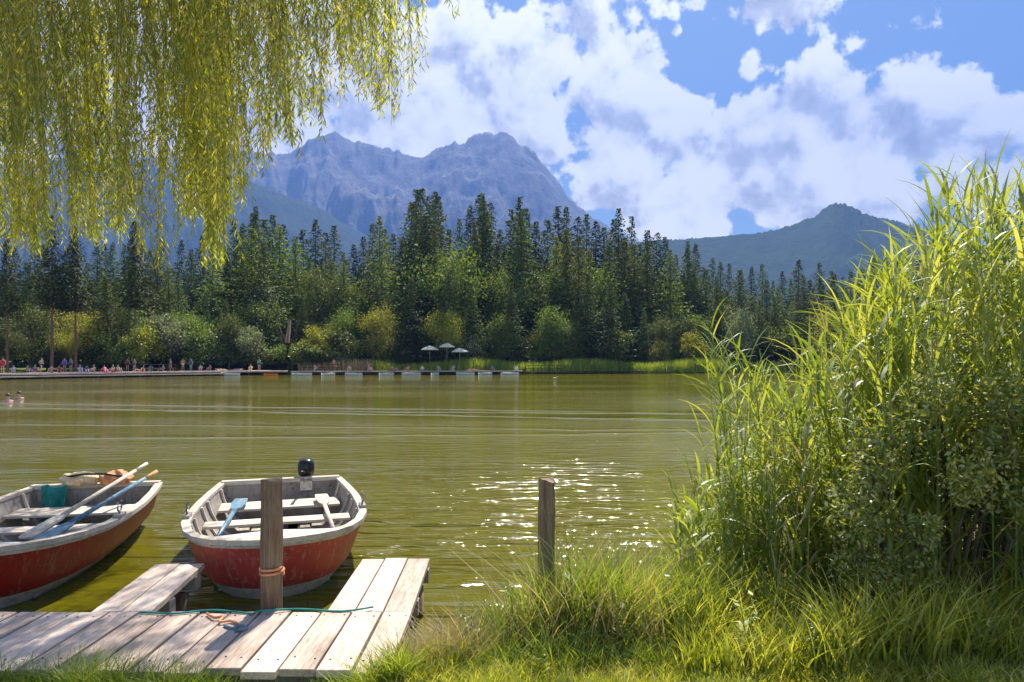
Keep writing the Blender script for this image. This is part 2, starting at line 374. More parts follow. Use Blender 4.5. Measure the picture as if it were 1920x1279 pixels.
massif = [(-700,470),(-400,390),(-100,330),(0,320),(200,300),(330,292),(430,276),(470,292),(510,286),(545,292),(575,270),(600,262),(630,257),(660,268),(700,276),(720,286),(745,281),(762,292),(788,304),(810,290),(840,275),(862,272),(880,262),(910,257),(950,256),(962,266),(985,280),(1000,290),(1022,312),(1045,345),(1058,360),(1072,382),(1110,410),(1160,440),(1230,470),(1300,500),(1500,560)]
mountain('mountain', massif, 5200, 2300, rock_mat('dolomite_rock', (.15, .14, .14), (.32, .30, .29), (.03, .05, .02), 500, 1250), 3, 1.0)
spur = [(-300,330),(100,300),(300,305),(430,330),(520,362),(600,395),(680,440),(740,470),(860,520),(1000,560)]
mountain('forested_spur', spur, 3600, 1500, rock_mat('spur_ground', (.10, .10, .08), (.2, .19, .16), (.022, .04, .014), 900, 1600, .008), 11, .7, fine=.003)
knob = [(950,520),(1100,475),(1200,455),(1280,449),(1330,447),(1400,440),(1440,437),(1480,425),(1500,417),(1525,408),(1540,394),(1552,386),(1566,381),(1582,382),(1598,388),(1620,402),(1660,411),(1700,422),(1750,436),(1800,450),(1900,470),(2100,510),(2500,540)]
mountain('wooded_hill', knob, 2600, 1100, rock_mat('hill_ground', (.09, .10, .08), (.2, .2, .17), (.02, .04, .014), 700, 1400, .012), 21, .45, fine=.004)

# near bank: one sheet, the dock stands in its hollow
def edge_y(x):
    return float(np.interp(x, [-40, -8, -4.4, -.95, -.72, -.5, -.2, .3, 1.2, 2.2, 3.2, 4.5, 8, 40], [6.5, 3.9, 3.62, 3.62, 3.8, 4.15, 4.35, 4.5, 4.6, 5.0, 6.2, 8.5, 14, 30]))
def bank_z(x, y):
    e = edge_y(x); s = (e-y)
    z = np.interp(s, [-1.2, -.1, .15, .5, 1.2, 3], [-.9, -.12, .12, .26, .34, .42])
    return float(z + .02*math.sin(x*5.1+y*3)+.015*math.sin(x*11.7-y*7.3))
def near_bank():
    xs = np.concatenate([np.linspace(-40, -6, 20), np.linspace(-5.8, 6, 150), np.linspace(6.4, 40, 25)])
    ts = np.concatenate([np.linspace(0, 1, 60)])
    V = []
    for x in xs:
        e = edge_y(x)
        for t_ in ts:
            y = -12+(e+1.1+12)*t_**.45
            V.append((x, y, bank_z(x, y)))
    n = len(ts)
    Fc = np.array([(i*n+j, i*n+n+j, i*n+n+j+1, i*n+j+1) for i in range(len(xs)-1) for j in range(n-1)])
    tag(link('lake_bank', mesh_from('lake_bank', V, Fc), plain('bank_soil', (.07, .055, .025), (.24, .20, .09), 9, .95, bump=.8, bdist=.03), smooth=True), kind='structure')
near_bank()

# ------------------------------------------------------------------ foliage builders
def unit(v): return v/np.maximum(np.linalg.norm(v, axis=-1, keepdims=True), 1e-9)
def leaf_quads(C, D_, U, L, Wd):
    """diamond-ish leaf: centre C, direction D_, side U, length L, width Wd"""
    L = np.asarray(L)[:, None]; Wd = np.asarray(Wd)[:, None]
    a = C; b = C+D_*L*.45+U*Wd*.5; c = C+D_*L; d = C+D_*L*.45-U*Wd*.5
    V = np.stack([a, b, c, d], 1).reshape(-1, 3); n = len(C)
    return V, np.arange(n*4).reshape(n, 4)

def spruce_mesh(seed, h=1.0, wid=.17, dens=1.0, bare=.06):
    """unit-height spruce: whorls of drooping boughs covered with small sprays"""
    r = np.random.default_rng(seed); Cs = []; Ds = []; Us = []; Ls = []; Ws = []
    nb = int(600*dens); lob = r.uniform(0, 6.28, 4)
    for b in range(nb):
            t = bare+(1-bare)*(1-(1-(b+r.random())/nb)**.9); t = min(t, .992); an = r.uniform(0, 6.283)
            Rr = wid*1.55*((1-t)**.98)*(1-.35*math.exp(-((t-bare)/.06)**2))+.005
            Rr *= 1+.16*math.sin(t*31+lob[0]+an)+.14*math.sin(t*67+lob[1]-2*an)
            ln = Rr*r.uniform(.55, 1.2); droop = r.uniform(.1, .5)
            ns = max(4, int(ln/.0125))
            s = (np.arange(ns)+r.random(ns))/ns; s = s**.75
            dirv = np.array([math.cos(an), math.sin(an), 0]); side = np.array([-math.sin(an), math.cos(an), 0])
            tb = min(t+r.normal(0, .012)*(1-t), .99); c = dirv*(s*ln)[:, None]; c[:, 2] = tb+.02*(1-t)-droop*ln*s+.25*ln*s**3
            c += side*(r.normal(0, .16, ns)*ln*(1-.4*s))[:, None]; c[:, 2] += r.normal(0, .003, ns)
            dd = dirv*r.uniform(.4, 1, (ns, 1))+side*r.normal(0, .6, (ns, 1)); dd[:, 2] -= r.uniform(.1, .8, ns)
            Cs.append(c); Ds.append(unit(dd)); Us.append(unit(np.cross(unit(dd), r.normal(0, 1, (ns, 3))+[0, 0, 1.2])))
            Ls.append(r.uniform(.014, .034, ns)*(1-.5*t)); Ws.append(r.uniform(.010, .021, ns)*(1-.5*t))
    V, Fq = leaf_quads(np.concatenate(Cs), np.concatenate(Ds), np.concatenate(Us), np.concatenate(Ls), np.concatenate(Ws))
    tip = mesh_from('crown', V, Fq); return tip

def crown_mesh(seed, lobes=26, n=7000, shape=(.36, .36, .42), cz=.58, leaf=.016, taper=0.0):
    """unit-height broadleaf crown: leaves spread through the shells of many small lobes"""
    r = np.random.default_rng(seed); Cs = []
    cen = unit(r.normal(0, 1, (lobes, 3)))*(r.random((lobes, 1))**.45)*np.array(shape)*.78; cen[:, 2] += cz
    if taper: cen[:, :2] *= np.clip(1-taper*(cen[:, 2:3]-.3), .2, 1.2)
    rad = r.uniform(.045, .19, lobes)
    for c, q in zip(cen, rad):
        m = int(n*q*q/np.sum(rad**2)); v = unit(r.normal(0, 1, (m, 3)))
        v *= (q*(r.random((m, 1))**.45))*(1+.35*np.sin(v[:, :1]*7+q*90)*np.sin(v[:, 1:2]*6+q*50)); v[:, 2] *= .85; v[: m//9] *= 1.45
        v += .35*q*np.sin(v[:, [1, 2, 0]]*40+r.uniform(0, 6, 3)); Cs.append(c+v)
    C = np.concatenate(Cs); k = len(C)
    D_ = unit(r.normal(0, 1, (k, 3))+[0, 0, -.3]); U = unit(np.cross(D_, r.normal(0, 1, (k, 3))))
    V, Fq = leaf_quads(C, D_, U, r.uniform(.8, 1.5, k)*leaf, r.uniform(.7, 1.2, k)*leaf*.8)
    return mesh_from('crown', V, Fq), cen

def trunk_mesh(h=.97, r0=.011, bend=.0, seed=0, limbs=None):
    r = random.Random(seed); mb = MB(); n = 7
    pts = [Vector((bend*math.sin(i/n*3+seed), bend*math.cos(i/n*2.2+seed)-bend, h*i/n)) for i in range(n+1)]
    mb.tube(pts, [r0*(1-.9*i/n)*(1.25 if i == 0 else 1) for i in range(n+1)], 7)
    for c in (limbs if limbs is not None else []):
        z0 = max(.12, c[2]*.55); a = Vector((0, 0, z0)); b = Vector(c)
        mid = (a+b)/2+Vector((0, 0, .03)); mb.tube([a, mid, b], [r0*.55, r0*.35, r0*.12], 5)
    return mb.mesh('trunk')

PROTO = {}
for i in range(5): PROTO['spruce%d' % i] = (spruce_mesh(100+i, wid=[.15, .17, .135, .19, .16][i], bare=[.05, .1, .03, .08, .16][i]), trunk_mesh(.97, .010, 0, i))
for i in range(3):
    cm, cen = crown_mesh(200+i, 30, 8500, [(.30, .30, .42), (.24, .24, .46), (.34, .34, .40)][i], .56, .017, [.2, .5, 0][i]); PROTO['broad%d' % i] = (cm, trunk_mesh(.7, .018, .012, i, cen[:14]))
for i in range(3):
    cm, cen = crown_mesh(300+i, 22, 5200, (.52, .45, .40), .48, .034); PROTO['bush%d' % i] = (cm, trunk_mesh(.5, .02, .02, i, cen[:12]))
PROTO['pine0'] = (spruce_mesh(409, wid=.16, bare=.42), trunk_mesh(.97, .0095, .004, 3))

MATSETS = {}
def tree(kind, name, px, d, ztop_py, mat, label, cat='tree', group=None, wscale=1.0, trunk='bark', z0=None):
    cm, tm = PROTO[kind]
    key = (kind, mat.name)
    if key not in MATSETS:
        c = cm.copy(); c.materials.clear(); c.materials.append(mat); t2 = tm.copy(); t2.materials.clear(); t2.materials.append(M[trunk]); MATSETS[key] = (c, t2)
    c, t2 = MATSETS[key]
    if z0 is None: z0 = float(np.interp(d-shore(px), [3, 4, 9, 18, 35, 60, 120], [-.3, .3, .6, 1.0, 1.5, 2.1, 2.9]))
    h = Z(ztop_py, d)-z0
    root = empty(name, (X(px, d), d, z0-.1), random.uniform(0, 6.28)); root.scale = (h*wscale, h*wscale, h)
    tag(root, label, cat, group)
    o = bpy.data.objects.new('crown', c); COL.objects.link(o); o.parent = root
    o = bpy.data.objects.new('trunk', t2); COL.objects.link(o); o.parent = root
    return root

TOP = [(-80,470),(0,462),(120,455),(250,450),(330,440),(400,420),(440,392),(480,388),(520,396),(560,402),(620,412),(665,440),(690,430),(712,404),(740,428),(780,354),(815,360),(850,372),(880,385),(905,362),(940,384),(975,368),(1010,388),(1040,380),(1070,385),(1120,400),(1160,392),(1200,412),(1240,440),(1290,452),(1335,474),(1380,498),(1440,494),(1500,488),(1550,494),(1600,492),(1650,484),(1750,480),(2000,470)]
def top(px): return float(np.interp(px, [a for a, _ in TOP], [b for _, b in TOP]))
WHERE = [(300, 'behind the willow'), (520, 'right of the willow curtain'), (700, 'below the forested spur'), (880, 'round the twin spires'), (1100, 'below the massif right shoulder'),
         (1330, 'where the treeline steps down'), (1620, 'below the knob hill'), (2100, 'behind the tall reeds')]
def where(px):
    for a, s in WHERE:
        if px < a: return s
    return WHERE[-1][1]
rt = random.Random(5)
# rear rank
px = -70.0; k = 0
while px < 1990:
    d = shore(px)+rt.uniform(34, 50); j = rt.uniform(-6, 1)+rt.random()**2*62
    tree('spruce%d' % rt.randrange(5), 'spruce', px, d, top(px)+j, M['spruce'], 'dark spruce in the rear rank of the far wood, '+where(px), group='rear spruces of the far wood '+where(px), wscale=rt.uniform(1.0, 1.45))
    px += rt.uniform(14, 23)
# the spires that stand out
for (px, py, lb, m_) in ((780, 352, 'tallest slim spruce spire, left one of the tall pair over the wood', 'spruce'), (816, 356, 'second tall spruce spire, right one of the pair over the wood', 'spruce'), (905, 360, 'pointed tall spruce standing over the wood right of the twin spires', 'spruce'),
        (975, 366, 'tall spruce whose tip touches the massif right shoulder', 'spruce'), (712, 402, 'light green round topped spruce left of the twin spires', 'spruce_lt'), (480, 384, 'narrow spruce tip just right of the willow fringe', 'spruce'), (1290, 450, 'lone pointed spruce at the right foot of the sloping wood', 'spruce'), (1160, 388, 'high spruce at the top of the sloping edge of the wood', 'spruce')):
    tree('spruce%d' % (int(px) % 3), 'spruce', px, shore(px)+30, py, M[m_], lb, wscale=1.15)
# middle rank
px = -60.0
while px < 1980:
    d = shore(px)+rt.uniform(17, 30); lt = rt.random() < .42
    if 430 < px < 1260 and rt.random() < .28:
        tree('broad%d' % rt.randrange(3), 'broadleaf_tree', px, d, top(px)+rt.uniform(55, 110), M['broad'], 'bushy broadleaf tree amid the far wood, '+where(px), group='broadleaf trees of the far wood '+where(px), wscale=rt.uniform(.7, .95))
    else:
        m_ = M['spruce_lt'] if lt else M['spruce']
        tree('spruce%d' % rt.randrange(5), 'spruce', px, d, top(px)+rt.uniform(22, 80), m_, ('light green' if lt else 'dark green')+' spruce in the middle rank, '+where(px), group=('light' if lt else 'dark')+' middle spruces '+where(px), wscale=rt.uniform(1.1, 1.6))
    px += rt.uniform(17, 30)
# front rank
px = -40.0
while px < 1960:
    d = shore(px)+rt.uniform(9, 15); q = rt.random()
    if q < .5: tree('spruce%d' % rt.randrange(5), 'spruce', px, d, rt.uniform(500, 590), M['spruce'], 'low dark spruce in the front rank, '+where(px), group='front spruces '+where(px), wscale=rt.uniform(1.1, 1.5))
    else: tree('broad%d' % rt.randrange(3), 'broadleaf_tree', px, d, rt.uniform(545, 625), M[rt.choice(['broad', 'broad', 'broad_yel'])], 'low leafy tree in the front rank, '+where(px), group='front leafy trees '+where(px), wscale=rt.uniform(.9, 1.2))
    px += rt.uniform(26, 44)
# reddish pines on the left
for (px, py, lb) in ((14, 440, 'tall pine with bare reddish trunk at the left edge of the picture'), (96, 400, 'pine with thin reddish trunk second from the left edge'), (140, 420, 'slim bare pine trunk close right of the second pine'), (252, 410, 'straight reddish pine trunk above the round yellow bush')):
    tree('pine0', 'pine_tree', px, shore(px)+7.5, py, M['spruce'], lb, trunk='pine_bark', wscale=1.0)
# single trees and bushes along the shore
for (px, off, ptop, kind, mat, ws, lb) in (
    (262, 7.6, 592, 'bush0', 'broad_yel', .95, 'round yellow-green bush on the shore behind the left bathing deck'),
    (318, 7.5, 560, 'bush1', 'broad_pale', .8, 'silvery pale shrub right of the round yellow bush'),
    (215, 8, 610, 'bush2', 'broad', 1.1, 'dark green bush left of the round yellow bush'),
    (372, 8, 600, 'bush0', 'broad', 1.2, 'green bush behind the middle of the left deck'),
    (430, 7.6, 570, 'broad1', 'broad', .95, 'slender leafy tree behind the left deck'),
    (468, 7.6, 590, 'bush1', 'broad_pale', .8, 'pale leaved shrub left of the brown hut gap'),
    (598, 7, 596, 'bush2', 'broad_yel', .85, 'olive yellow bush right of the standing brown trunk'),
    (650, 7.5, 600, 'bush0', 'broad', 1.1, 'green bush behind the straw coloured reeds'),
    (705, 8, 560, 'broad0', 'broad_yel', .9, 'light yellow-green tree above the boat pier'),
    (838, 7, 560, 'broad2', 'broad_yel', .85, 'pale green spreading tree behind the bright reed bed'),
    (880, 8.5, 610, 'bush1', 'broad_pale', .9, 'pale bush under the spreading tree'),
    (945, 8, 572, 'broad1', 'broad', 1.1, 'olive tree standing behind the bright reeds near the pier end'),
    (1062, 9, 590, 'broad0', 'broad', 1.1, 'dark leafy tree behind the reeds in the middle of the far shore'),
    (1230, 8.2, 626, 'bush0', 'broad_yel', .9, 'small round yellow bush behind the right part of the reeds'),
    (1295, 8.6, 610, 'bush2', 'broad_yel', 1.0, 'olive bush just right of the small round yellow bush'),
    (1150, 7.5, 600, 'bush1', 'broad', 1.1, 'dark rounded bush left of the small yellow bush'),
    (1385, 7, 560, 'broad1', 'broad_pale', .8, 'silvery poplar like tree by the far right shore'),
    (1480, 7, 590, 'bush1', 'broad', 1.1, 'leafy bush at the far right shore'),
    (1560, 7, 560, 'broad0', 'broad_yel', 1.1, 'yellow-green tree seen left of the reed tops'),
    (1660, 7, 540, 'broad2', 'broad_yel', 1.2, 'yellow-green tree half hidden by the tall reeds')):
    tree(kind, 'shrub' if kind.startswith('bush') else 'broadleaf_tree', px, shore(px)+off, ptop, M[mat], lb, 'shrub' if kind.startswith('bush') else 'tree', wscale=ws)

px = 330.0
while px < 1700:
    tree('bush%d' % rt.randrange(3), 'shrub', px, shore(px)+(rt.uniform(8.0, 10) if px < 560 else rt.uniform(5.2, 7.6) if px < 680 else rt.uniform(10.5, 13)), rt.uniform(622, 655), M[rt.choice(['broad', 'broad', 'broad_yel', 'broad_pale'])], 'low undergrowth shrub on the shore, '+where(px), 'shrub', 'undergrowth shrubs '+where(px), wscale=rt.uniform(1.2, 2.0))
    px += rt.uniform(22, 48)

# ------------------------------------------------------------------ far reed belt, deck, pier, boats, people
def blades(base, hgt, wid, lean, segs=3, r=RNG, curl=.6):
    """strip blades rising from base points; returns V,F"""
    n = len(base); an = r.uniform(0, 6.283, n); out_ = np.stack([np.cos(an), np.sin(an), np.zeros(n)], 1)
    fa = r.uniform(0, 6.283, n); sd_ = np.stack([np.cos(fa), np.sin(fa), np.zeros(n)], 1)
    rows = []
    for k in range(segs+1):
        s = k/segs; c = base+out_*(lean*hgt*s**2)[:, None]; c[:, 2] += hgt*s*(1-curl*.35*s*lean)
        w = (wid*(1-s)**.8*.5+.0004)[:, None]; rows.append(c-sd_*w); rows.append(c+sd_*w)
    V = np.stack(rows, 1); m = 2*(segs+1); V = V.reshape(-1, 3)
    a = (np.arange(n)*m)[:, None]
    Fq = np.concatenate([a+np.array([2*k, 2*k+1, 2*k+3, 2*k+2]) for k in range(segs)], 0)
    return V, Fq

def far_reeds():
    B = []; Hh = []
    for i in range(26000):
        px = rt.uniform(560, 1760)
        dens = np.interp(px, [560, 640, 760, 800, 1320, 1760], [.5, .6, .35, 1, 1, .8])
        if rt.random() > dens: continue
        d = shore(px)+2.6+rt.uniform(0, 4.0)**1.0
        B.append((X(px, d), d, .1)); Hh.append(rt.uniform(1.5, 2.6)*(1 if px > 790 else .95)*(.9+.15*math.sin(px*.03)))
    B = np.array(B, float); V, Fq = blades(B, np.array(Hh), np.full(len(B), .11), np.full(len(B), .18), 2)
    xs = B[:, 0]/B[:, 1]*F+CX
    for nm, sel, mat in (('reeds', xs >= 700, 'reed_far'), ('dry_reeds', xs < 700, 'reed_dry')):
        idx = np.where(sel)[0]; V3 = V.reshape(len(B), 6, 3)[idx].reshape(-1, 3)
        a = (np.arange(len(idx))*6)[:, None]; F3 = np.concatenate([a+np.array([0, 1, 3, 2]), a+np.array([2, 3, 5, 4])])
        tag(link(nm, mesh_from(nm, V3, F3), M[mat]), 'bright green reed bed along the middle and right of the far shore' if sel is not None and nm == 'reeds' else 'straw coloured reeds behind the left end of the boat pier', 'reeds', kind='stuff')
far_reeds()

def on_shore(px, off): d = shore(px)+off; return Vector((X(px, d), d, 0))
def strip_deck(name, px0, px1, o0, o1, z, th, label, cat, mat='fardeck', group=None):
    root = empty(name, tuple(on_shore((px0+px1)/2, o0))); tag(root, label, cat, group)
    n = 14; pxs = [px0+(px1-px0)*i/n for i in range(n+1)]; b = root.location
    V = []; Fc = []
    for p in pxs:
        a = on_shore(p, o0)-b; c = on_shore(p, o1)-b
        V += [(a.x, a.y, z), (c.x, c.y, z), (a.x, a.y, z-th), (c.x, c.y, z-th)]
    for i in range(n):
        k = i*4; Fc += [(k, k+4, k+5, k+1), (k+2, k+3, k+7, k+6), (k, k+2, k+6, k+4), (k+1, k+5, k+7, k+3)]
    Fc += [(0, 1, 3, 2), (n*4, n*4+2, n*4+3, n*4+1)]
    mb = MB().add(V, Fc); mb.build('deck_boards', M[mat], root)
    for p in np.arange(px0+6, px1, 26):
        a = on_shore(p, o0+.15)-b; MB().tube([(a.x, a.y, -.7), (a.x, a.y, z-th)], .11, 6).build('pile', M['darkwood'], root)
    return root
strip_deck('bathing_deck', -60, 540, .6, 5.9, .62, .2, 'long pinkish timber bathing deck full of sunbathers on the left far shore', 'deck')
strip_deck('bathing_step', -30, 420, -.6, .56, .30, .12, 'low floating step in front of the long bathing deck', 'deck', 'farside')
strip_deck('boat_pier', 545, 980, .9, 3.2, .55, .16, 'narrow pier with moored pale boats left of the bright reeds', 'pier')
strip_deck('low_jetty', 985, 1215, .9, 2.2, .42, .14, 'low dark jetty in front of the bright green reeds', 'jetty', 'darkwood')
def railing(px0, px1, off, z0, h, label):
    root = empty('railing', tuple(on_shore(px0, off)+Vector((0, 0, z0)))); b = root.location; tag(root, label, 'railing', None)
    n = max(2, int((px1-px0)/14))
    for i in range(n+1):
        a = on_shore(px0+(px1-px0)*i/n, off)-b; a.z = 0
        MB().tube([a, a+Vector((0, 0, h))], .05, 6).build('post', M['darkwood'], root)
    for hz in (h, h*.5):
        MB().tube([tuple((on_shore(px0+(px1-px0)*i/n, off)-b).xy)+(hz,) for i in range(n+1)], .04, 6).build('rail', M['darkwood'], root)
railing(548, 640, 1.1, .55, .95, 'dark railing at the left end of the boat pier')
railing(268, 330, 1.0, .62, .9, 'short dark railing on the right part of the bathing deck')
railing(985, 1060, 1.0, .42, .9, 'dark railing on the low jetty before the reeds')
railing(860, 1240, 7.6, 1.2, 1.5, 'long straight fence rail running behind the bright reeds')

# small moored boats (pale) ------------------------------------------------
def small_boat(label, mat, group):
    root = empty('moored_boat'); tag(root, label, 'boat', group)
    V = []; Fc = []; n = 9; prof = [(-.5, .06), (-.42, .2), (-.2, .29), (.1, .3), (.35, .22), (.5, .03)]
    L = 3.6
    rings = []
    for (s, b) in prof:
        rings.append([(s*L, -b*2, .5+.1*abs(s)), (s*L, -b*1.7, .05), (s*L*.93, 0, -.1), (s*L, b*1.7, .05), (s*L, b*2, .5+.1*abs(s)), (s*L*.96, b*1.75, .48), (s*L*.9, b*1.4, .12), (s*L*.9, -b*1.4, .12), (s*L*.96, -b*1.75, .48)])
    for r_ in rings: V += r_
    for i in range(len(rings)-1):
        for k in range(9): Fc.append((i*9+k, i*9+(k+1) % 9, i*9+9+(k+1) % 9, i*9+9+k))
    Fc += [tuple(range(9)), tuple(reversed(range((len(rings)-1)*9, len(rings)*9)))]
    MB().add(V, Fc).build('hull', mat, root)
    for x in (-.8, .6): MB().box((x, -.5, .38), (x+.3, .5, .43)).build('seat', M['fardeck'], root)
    return root
sb = small_boat('pale grey rowing boat moored at the boat pier', M['boatgrey'], 'pale boats moored along the boat pier')
names = ['at the left end of the pier', 'second from the left end of the pier', 'third from the left end of the pier', 'left of the middle of the pier', 'at the middle of the pier', 'right of the middle of the pier', 'third from the right end of the pier', 'second from the right end of the pier', 'at the right end of the pier below the reeds']
for i, px in enumerate((566, 612, 668, 722, 770, 820, 868, 912, 958)):
    o = sb if i == 0 else copy_tree(sb)
    o.location = on_shore(px+5*math.sin(i*2.3), -1.3+.5*math.sin(i*2)); o.scale = (.75, .62, .58); o.rotation_euler = (0, 0, (.2, 1.1, -.3, .9, .1, 1.3, -.2, .8, .15)[i]); o['label'] = 'small pale grey boat moored '+names[i]
ky = small_boat('bright orange kayak afloat in front of the gap between deck and pier', M['kayak'], None); ky.name = 'kayak'; ky['category'] = 'kayak'
ky.location = on_shore(508, -.9); ky.scale = (.55, .4, .42)
gb = small_boat('grey dinghy tied to the left bathing deck behind the pink towel', M['boatgrey'], None); gb.location = on_shore(432, -.6); gb.rotation_euler.z = .1; gb.scale = (.7, .7, .7)

# parasols ---------------------------------------------------------------
def parasol(px, off, py, w, label):
    d = shore(px)+off; root = empty('parasol', (X(px, d), d, .6)); tag(root, label, 'parasol', 'cream parasols behind the boat pier')
    h = Z(py, d)-.6; MB().tube([(0, 0, 0), (0, 0, h)], .03, 6).build('pole', M['steel'], root)
    V = [(0, 0, h)]; n = 8
    for rr, zz in ((w*.5, h-.22), (w, h-.55), (w, h-.68)): V += [(rr*math.cos(k*2*math.pi/n), rr*math.sin(k*2*math.pi/n), zz) for k in range(n)]
    Fc = [(0, 1+k, 1+(k+1) % n) for k in range(n)]
    for q in range(2): Fc += [(1+q*n+k, 1+q*n+n+k, 1+q*n+n+(k+1) % n, 1+q*n+(k+1) % n) for k in range(n)]
    MB().add(V, Fc).build('canopy', M['cream'], root)
parasol(806, 3.4, 648, 1.3, 'cream parasol furthest left of the three by the pier')
parasol(838, 3.6, 643, 1.2, 'cream parasol standing highest of the three by the pier')
parasol(862, 3.2, 652, 1.3, 'cream parasol furthest right of the three by the pier')

# bathing hut gap: brown trunk ------------------------------------------------
def snag():
    d = shore(540)+6; root = empty('tree_trunk', (X(540, d), d, .5)); tag(root, 'thick brown ivy clad tree trunk standing between the deck and the pier', 'tree')
    MB().tube([(0, 0, 0), (.1, 0, 2), (-.1, 0, 4.2), (.3, 0, 7.5)], [.55, .42, .34, .2], 9).build('trunk', M['darkwood'], root, True)
    for s in (-1, 1): MB().tube([(0, 0, 3.5), (s*.9, .2, 5.2), (s*1.6, .2, 7.2)], [.2, .13, .05], 6).build('limb', M['darkwood'], root, True)
snag()

# people -----------------------------------------------------------------
SK = [(.80, .56, .44), (.62, .38, .27), (.70, .46, .35), (.50, .30, .2)]
skin = [plain('skin%d' % i, tuple(a*.75 for a in c), tuple(a*.85 for a in c), 6, .6, bump=0) for i, c in enumerate(SK)]
hairm = [plain('hair%d' % i, c, tuple(a*1.5 for a in c), 30, .6) for i, c in enumerate([(.02, .012, .008), (.10, .05, .02), (.35, .24, .1)])]
CLO = {'purple': (.22, .07, .62), 'white': (.75, .75, .74), 'red': (.6, .03, .04), 'blue': (.05, .12, .45), 'black': (.02, .02, .025), 'teal': (.02, .35, .33), 'pink': (.75, .12, .32), 'yellow': (.75, .6, .08), 'orange': (.75, .25, .04), 'grey': (.3, .3, .32), 'light blue': (.3, .5, .7), 'green': (.06, .3, .1)}
clom = {k: plain('cloth_'+k.replace(' ', '_'), tuple(a*.85 for a in c), c, 8, .8) for k, c in CLO.items()}
# joints: pelvis, chest, neck, head top, shoulders, elbows, hands, hips, knees, ankles, toes
POSES = {
 'standing': dict(pel=(0, 0, .95), chest=(0, 0, 1.33), neck=(0, 0, 1.5), head=(0, .01, 1.66), el=(.27, .03, 1.12), ha=(.27, -.1, .90), kn=(.11, -.02, .5), an=(.12, .03, .08), toe=(.13, -.14, .03)),
 'walking': dict(pel=(0, 0, .94), chest=(0, -.02, 1.32), neck=(0, -.03, 1.49), head=(0, -.03, 1.65), el=(.26, .12, 1.12), ha=(.22, -.12, .98), kn=(.1, -.14, .52), an=(.1, .02, .1), toe=(.1, -.13, .03)),
 'sitting': dict(pel=(0, 0, .13), chest=(0, .06, .48), neck=(0, .02, .64), head=(0, -.02, .80), el=(.28, -.12, .38), ha=(.16, -.38, .45), kn=(.16, -.34, .46), an=(.15, -.62, .08), toe=(.16, -.76, .04)),
 'perched': dict(pel=(0, 0, .11), chest=(0, .02, .47), neck=(0, 0, .63), head=(0, -.02, .79), el=(.28, .05, .3), ha=(.3, .0, .06), kn=(.13, -.45, .10), an=(.12, -.5, -.33), toe=(.12, -.62, -.38)),
 'lying': dict(pel=(0, 0, .14), chest=(0, .40, .17), neck=(0, .56, .19), head=(0, .72, .2), el=(.33, .3, .1), ha=(.3, .05, .07), kn=(.12, -.42, .2), an=(.13, -.82, .1), toe=(.14, -.92, .18)),
 'leaning back': dict(pel=(0, 0, .13), chest=(0, .26, .42), neck=(0, .34, .56), head=(0, .36, .72), el=(.3, .42, .3), ha=(.3, .5, .04), kn=(.13, -.42, .34), an=(.13, -.74, .08), toe=(.14, -.86, .1)),
}
PM = {}
def person_mesh(pose):
    if pose in PM: return PM[pose]
    q = POSES[pose]; v = []; e = []; r_ = []
    def add(p, r0, par=None):
        v.append(Vector(p)); r_.append(r0)
        if par is not None: e.append((par, len(v)-1))
        return len(v)-1
    pel = add(q['pel'], .15); ch = add(q['chest'], .165, pel); nk = add(q['neck'], .06, ch)
    hd = Vector(q['head']); nv = (hd-Vector(q['neck'])).normalized()
    h1 = add(hd-nv*.05, .085, nk); add(hd+nv*.05, .095, h1)
    for s in (-1, 1):
        f = lambda p: (p[0]*s, p[1], p[2])
        shp = Vector(q['chest']).lerp(Vector(q['neck']), .55); sh = add((s*.19, shp.y, shp.z), .06, ch)
        kn = q['kn']; an = q['an']; toe = q['toe']
        if pose == 'walking' and s == 1: kn = (.1, .1, .5); an = (.1, .38, .2); toe = (.1, .3, .06)
        el = add(f(q['el']), .045, sh); ha = add(f(q['ha']), .032, el)
        hp = add((s*.10, q['pel'][1], q['pel'][2]-.03), .095, pel); k_ = add(f(kn), .062, hp); a_ = add(f(an), .042, k_); add(f(toe), .035, a_)
    me = bpy.data.meshes.new('body'); me.from_pydata(v, e, []); me.update()
    tmp = bpy.data.objects.new('tmp', me); tmp.modifiers.new('skin', 'SKIN')
    for i, rr in enumerate(r_): me.skin_vertices[0].data[i].radius = (rr, rr*(.72 if i in (0, 1) else 1)); 
    me.skin_vertices[0].data[0].use_root = True
    bpy.data.objects.remove(tmp)
    PM[pose] = me; return me
def seg(a, b, ra, rb, n=9): # clothing shell
    return MB().tube([a, Vector(a).lerp(Vector(b), .5), b], [ra, (ra+rb)/2*1.02, rb], n, True, .8)
person_cache = {}
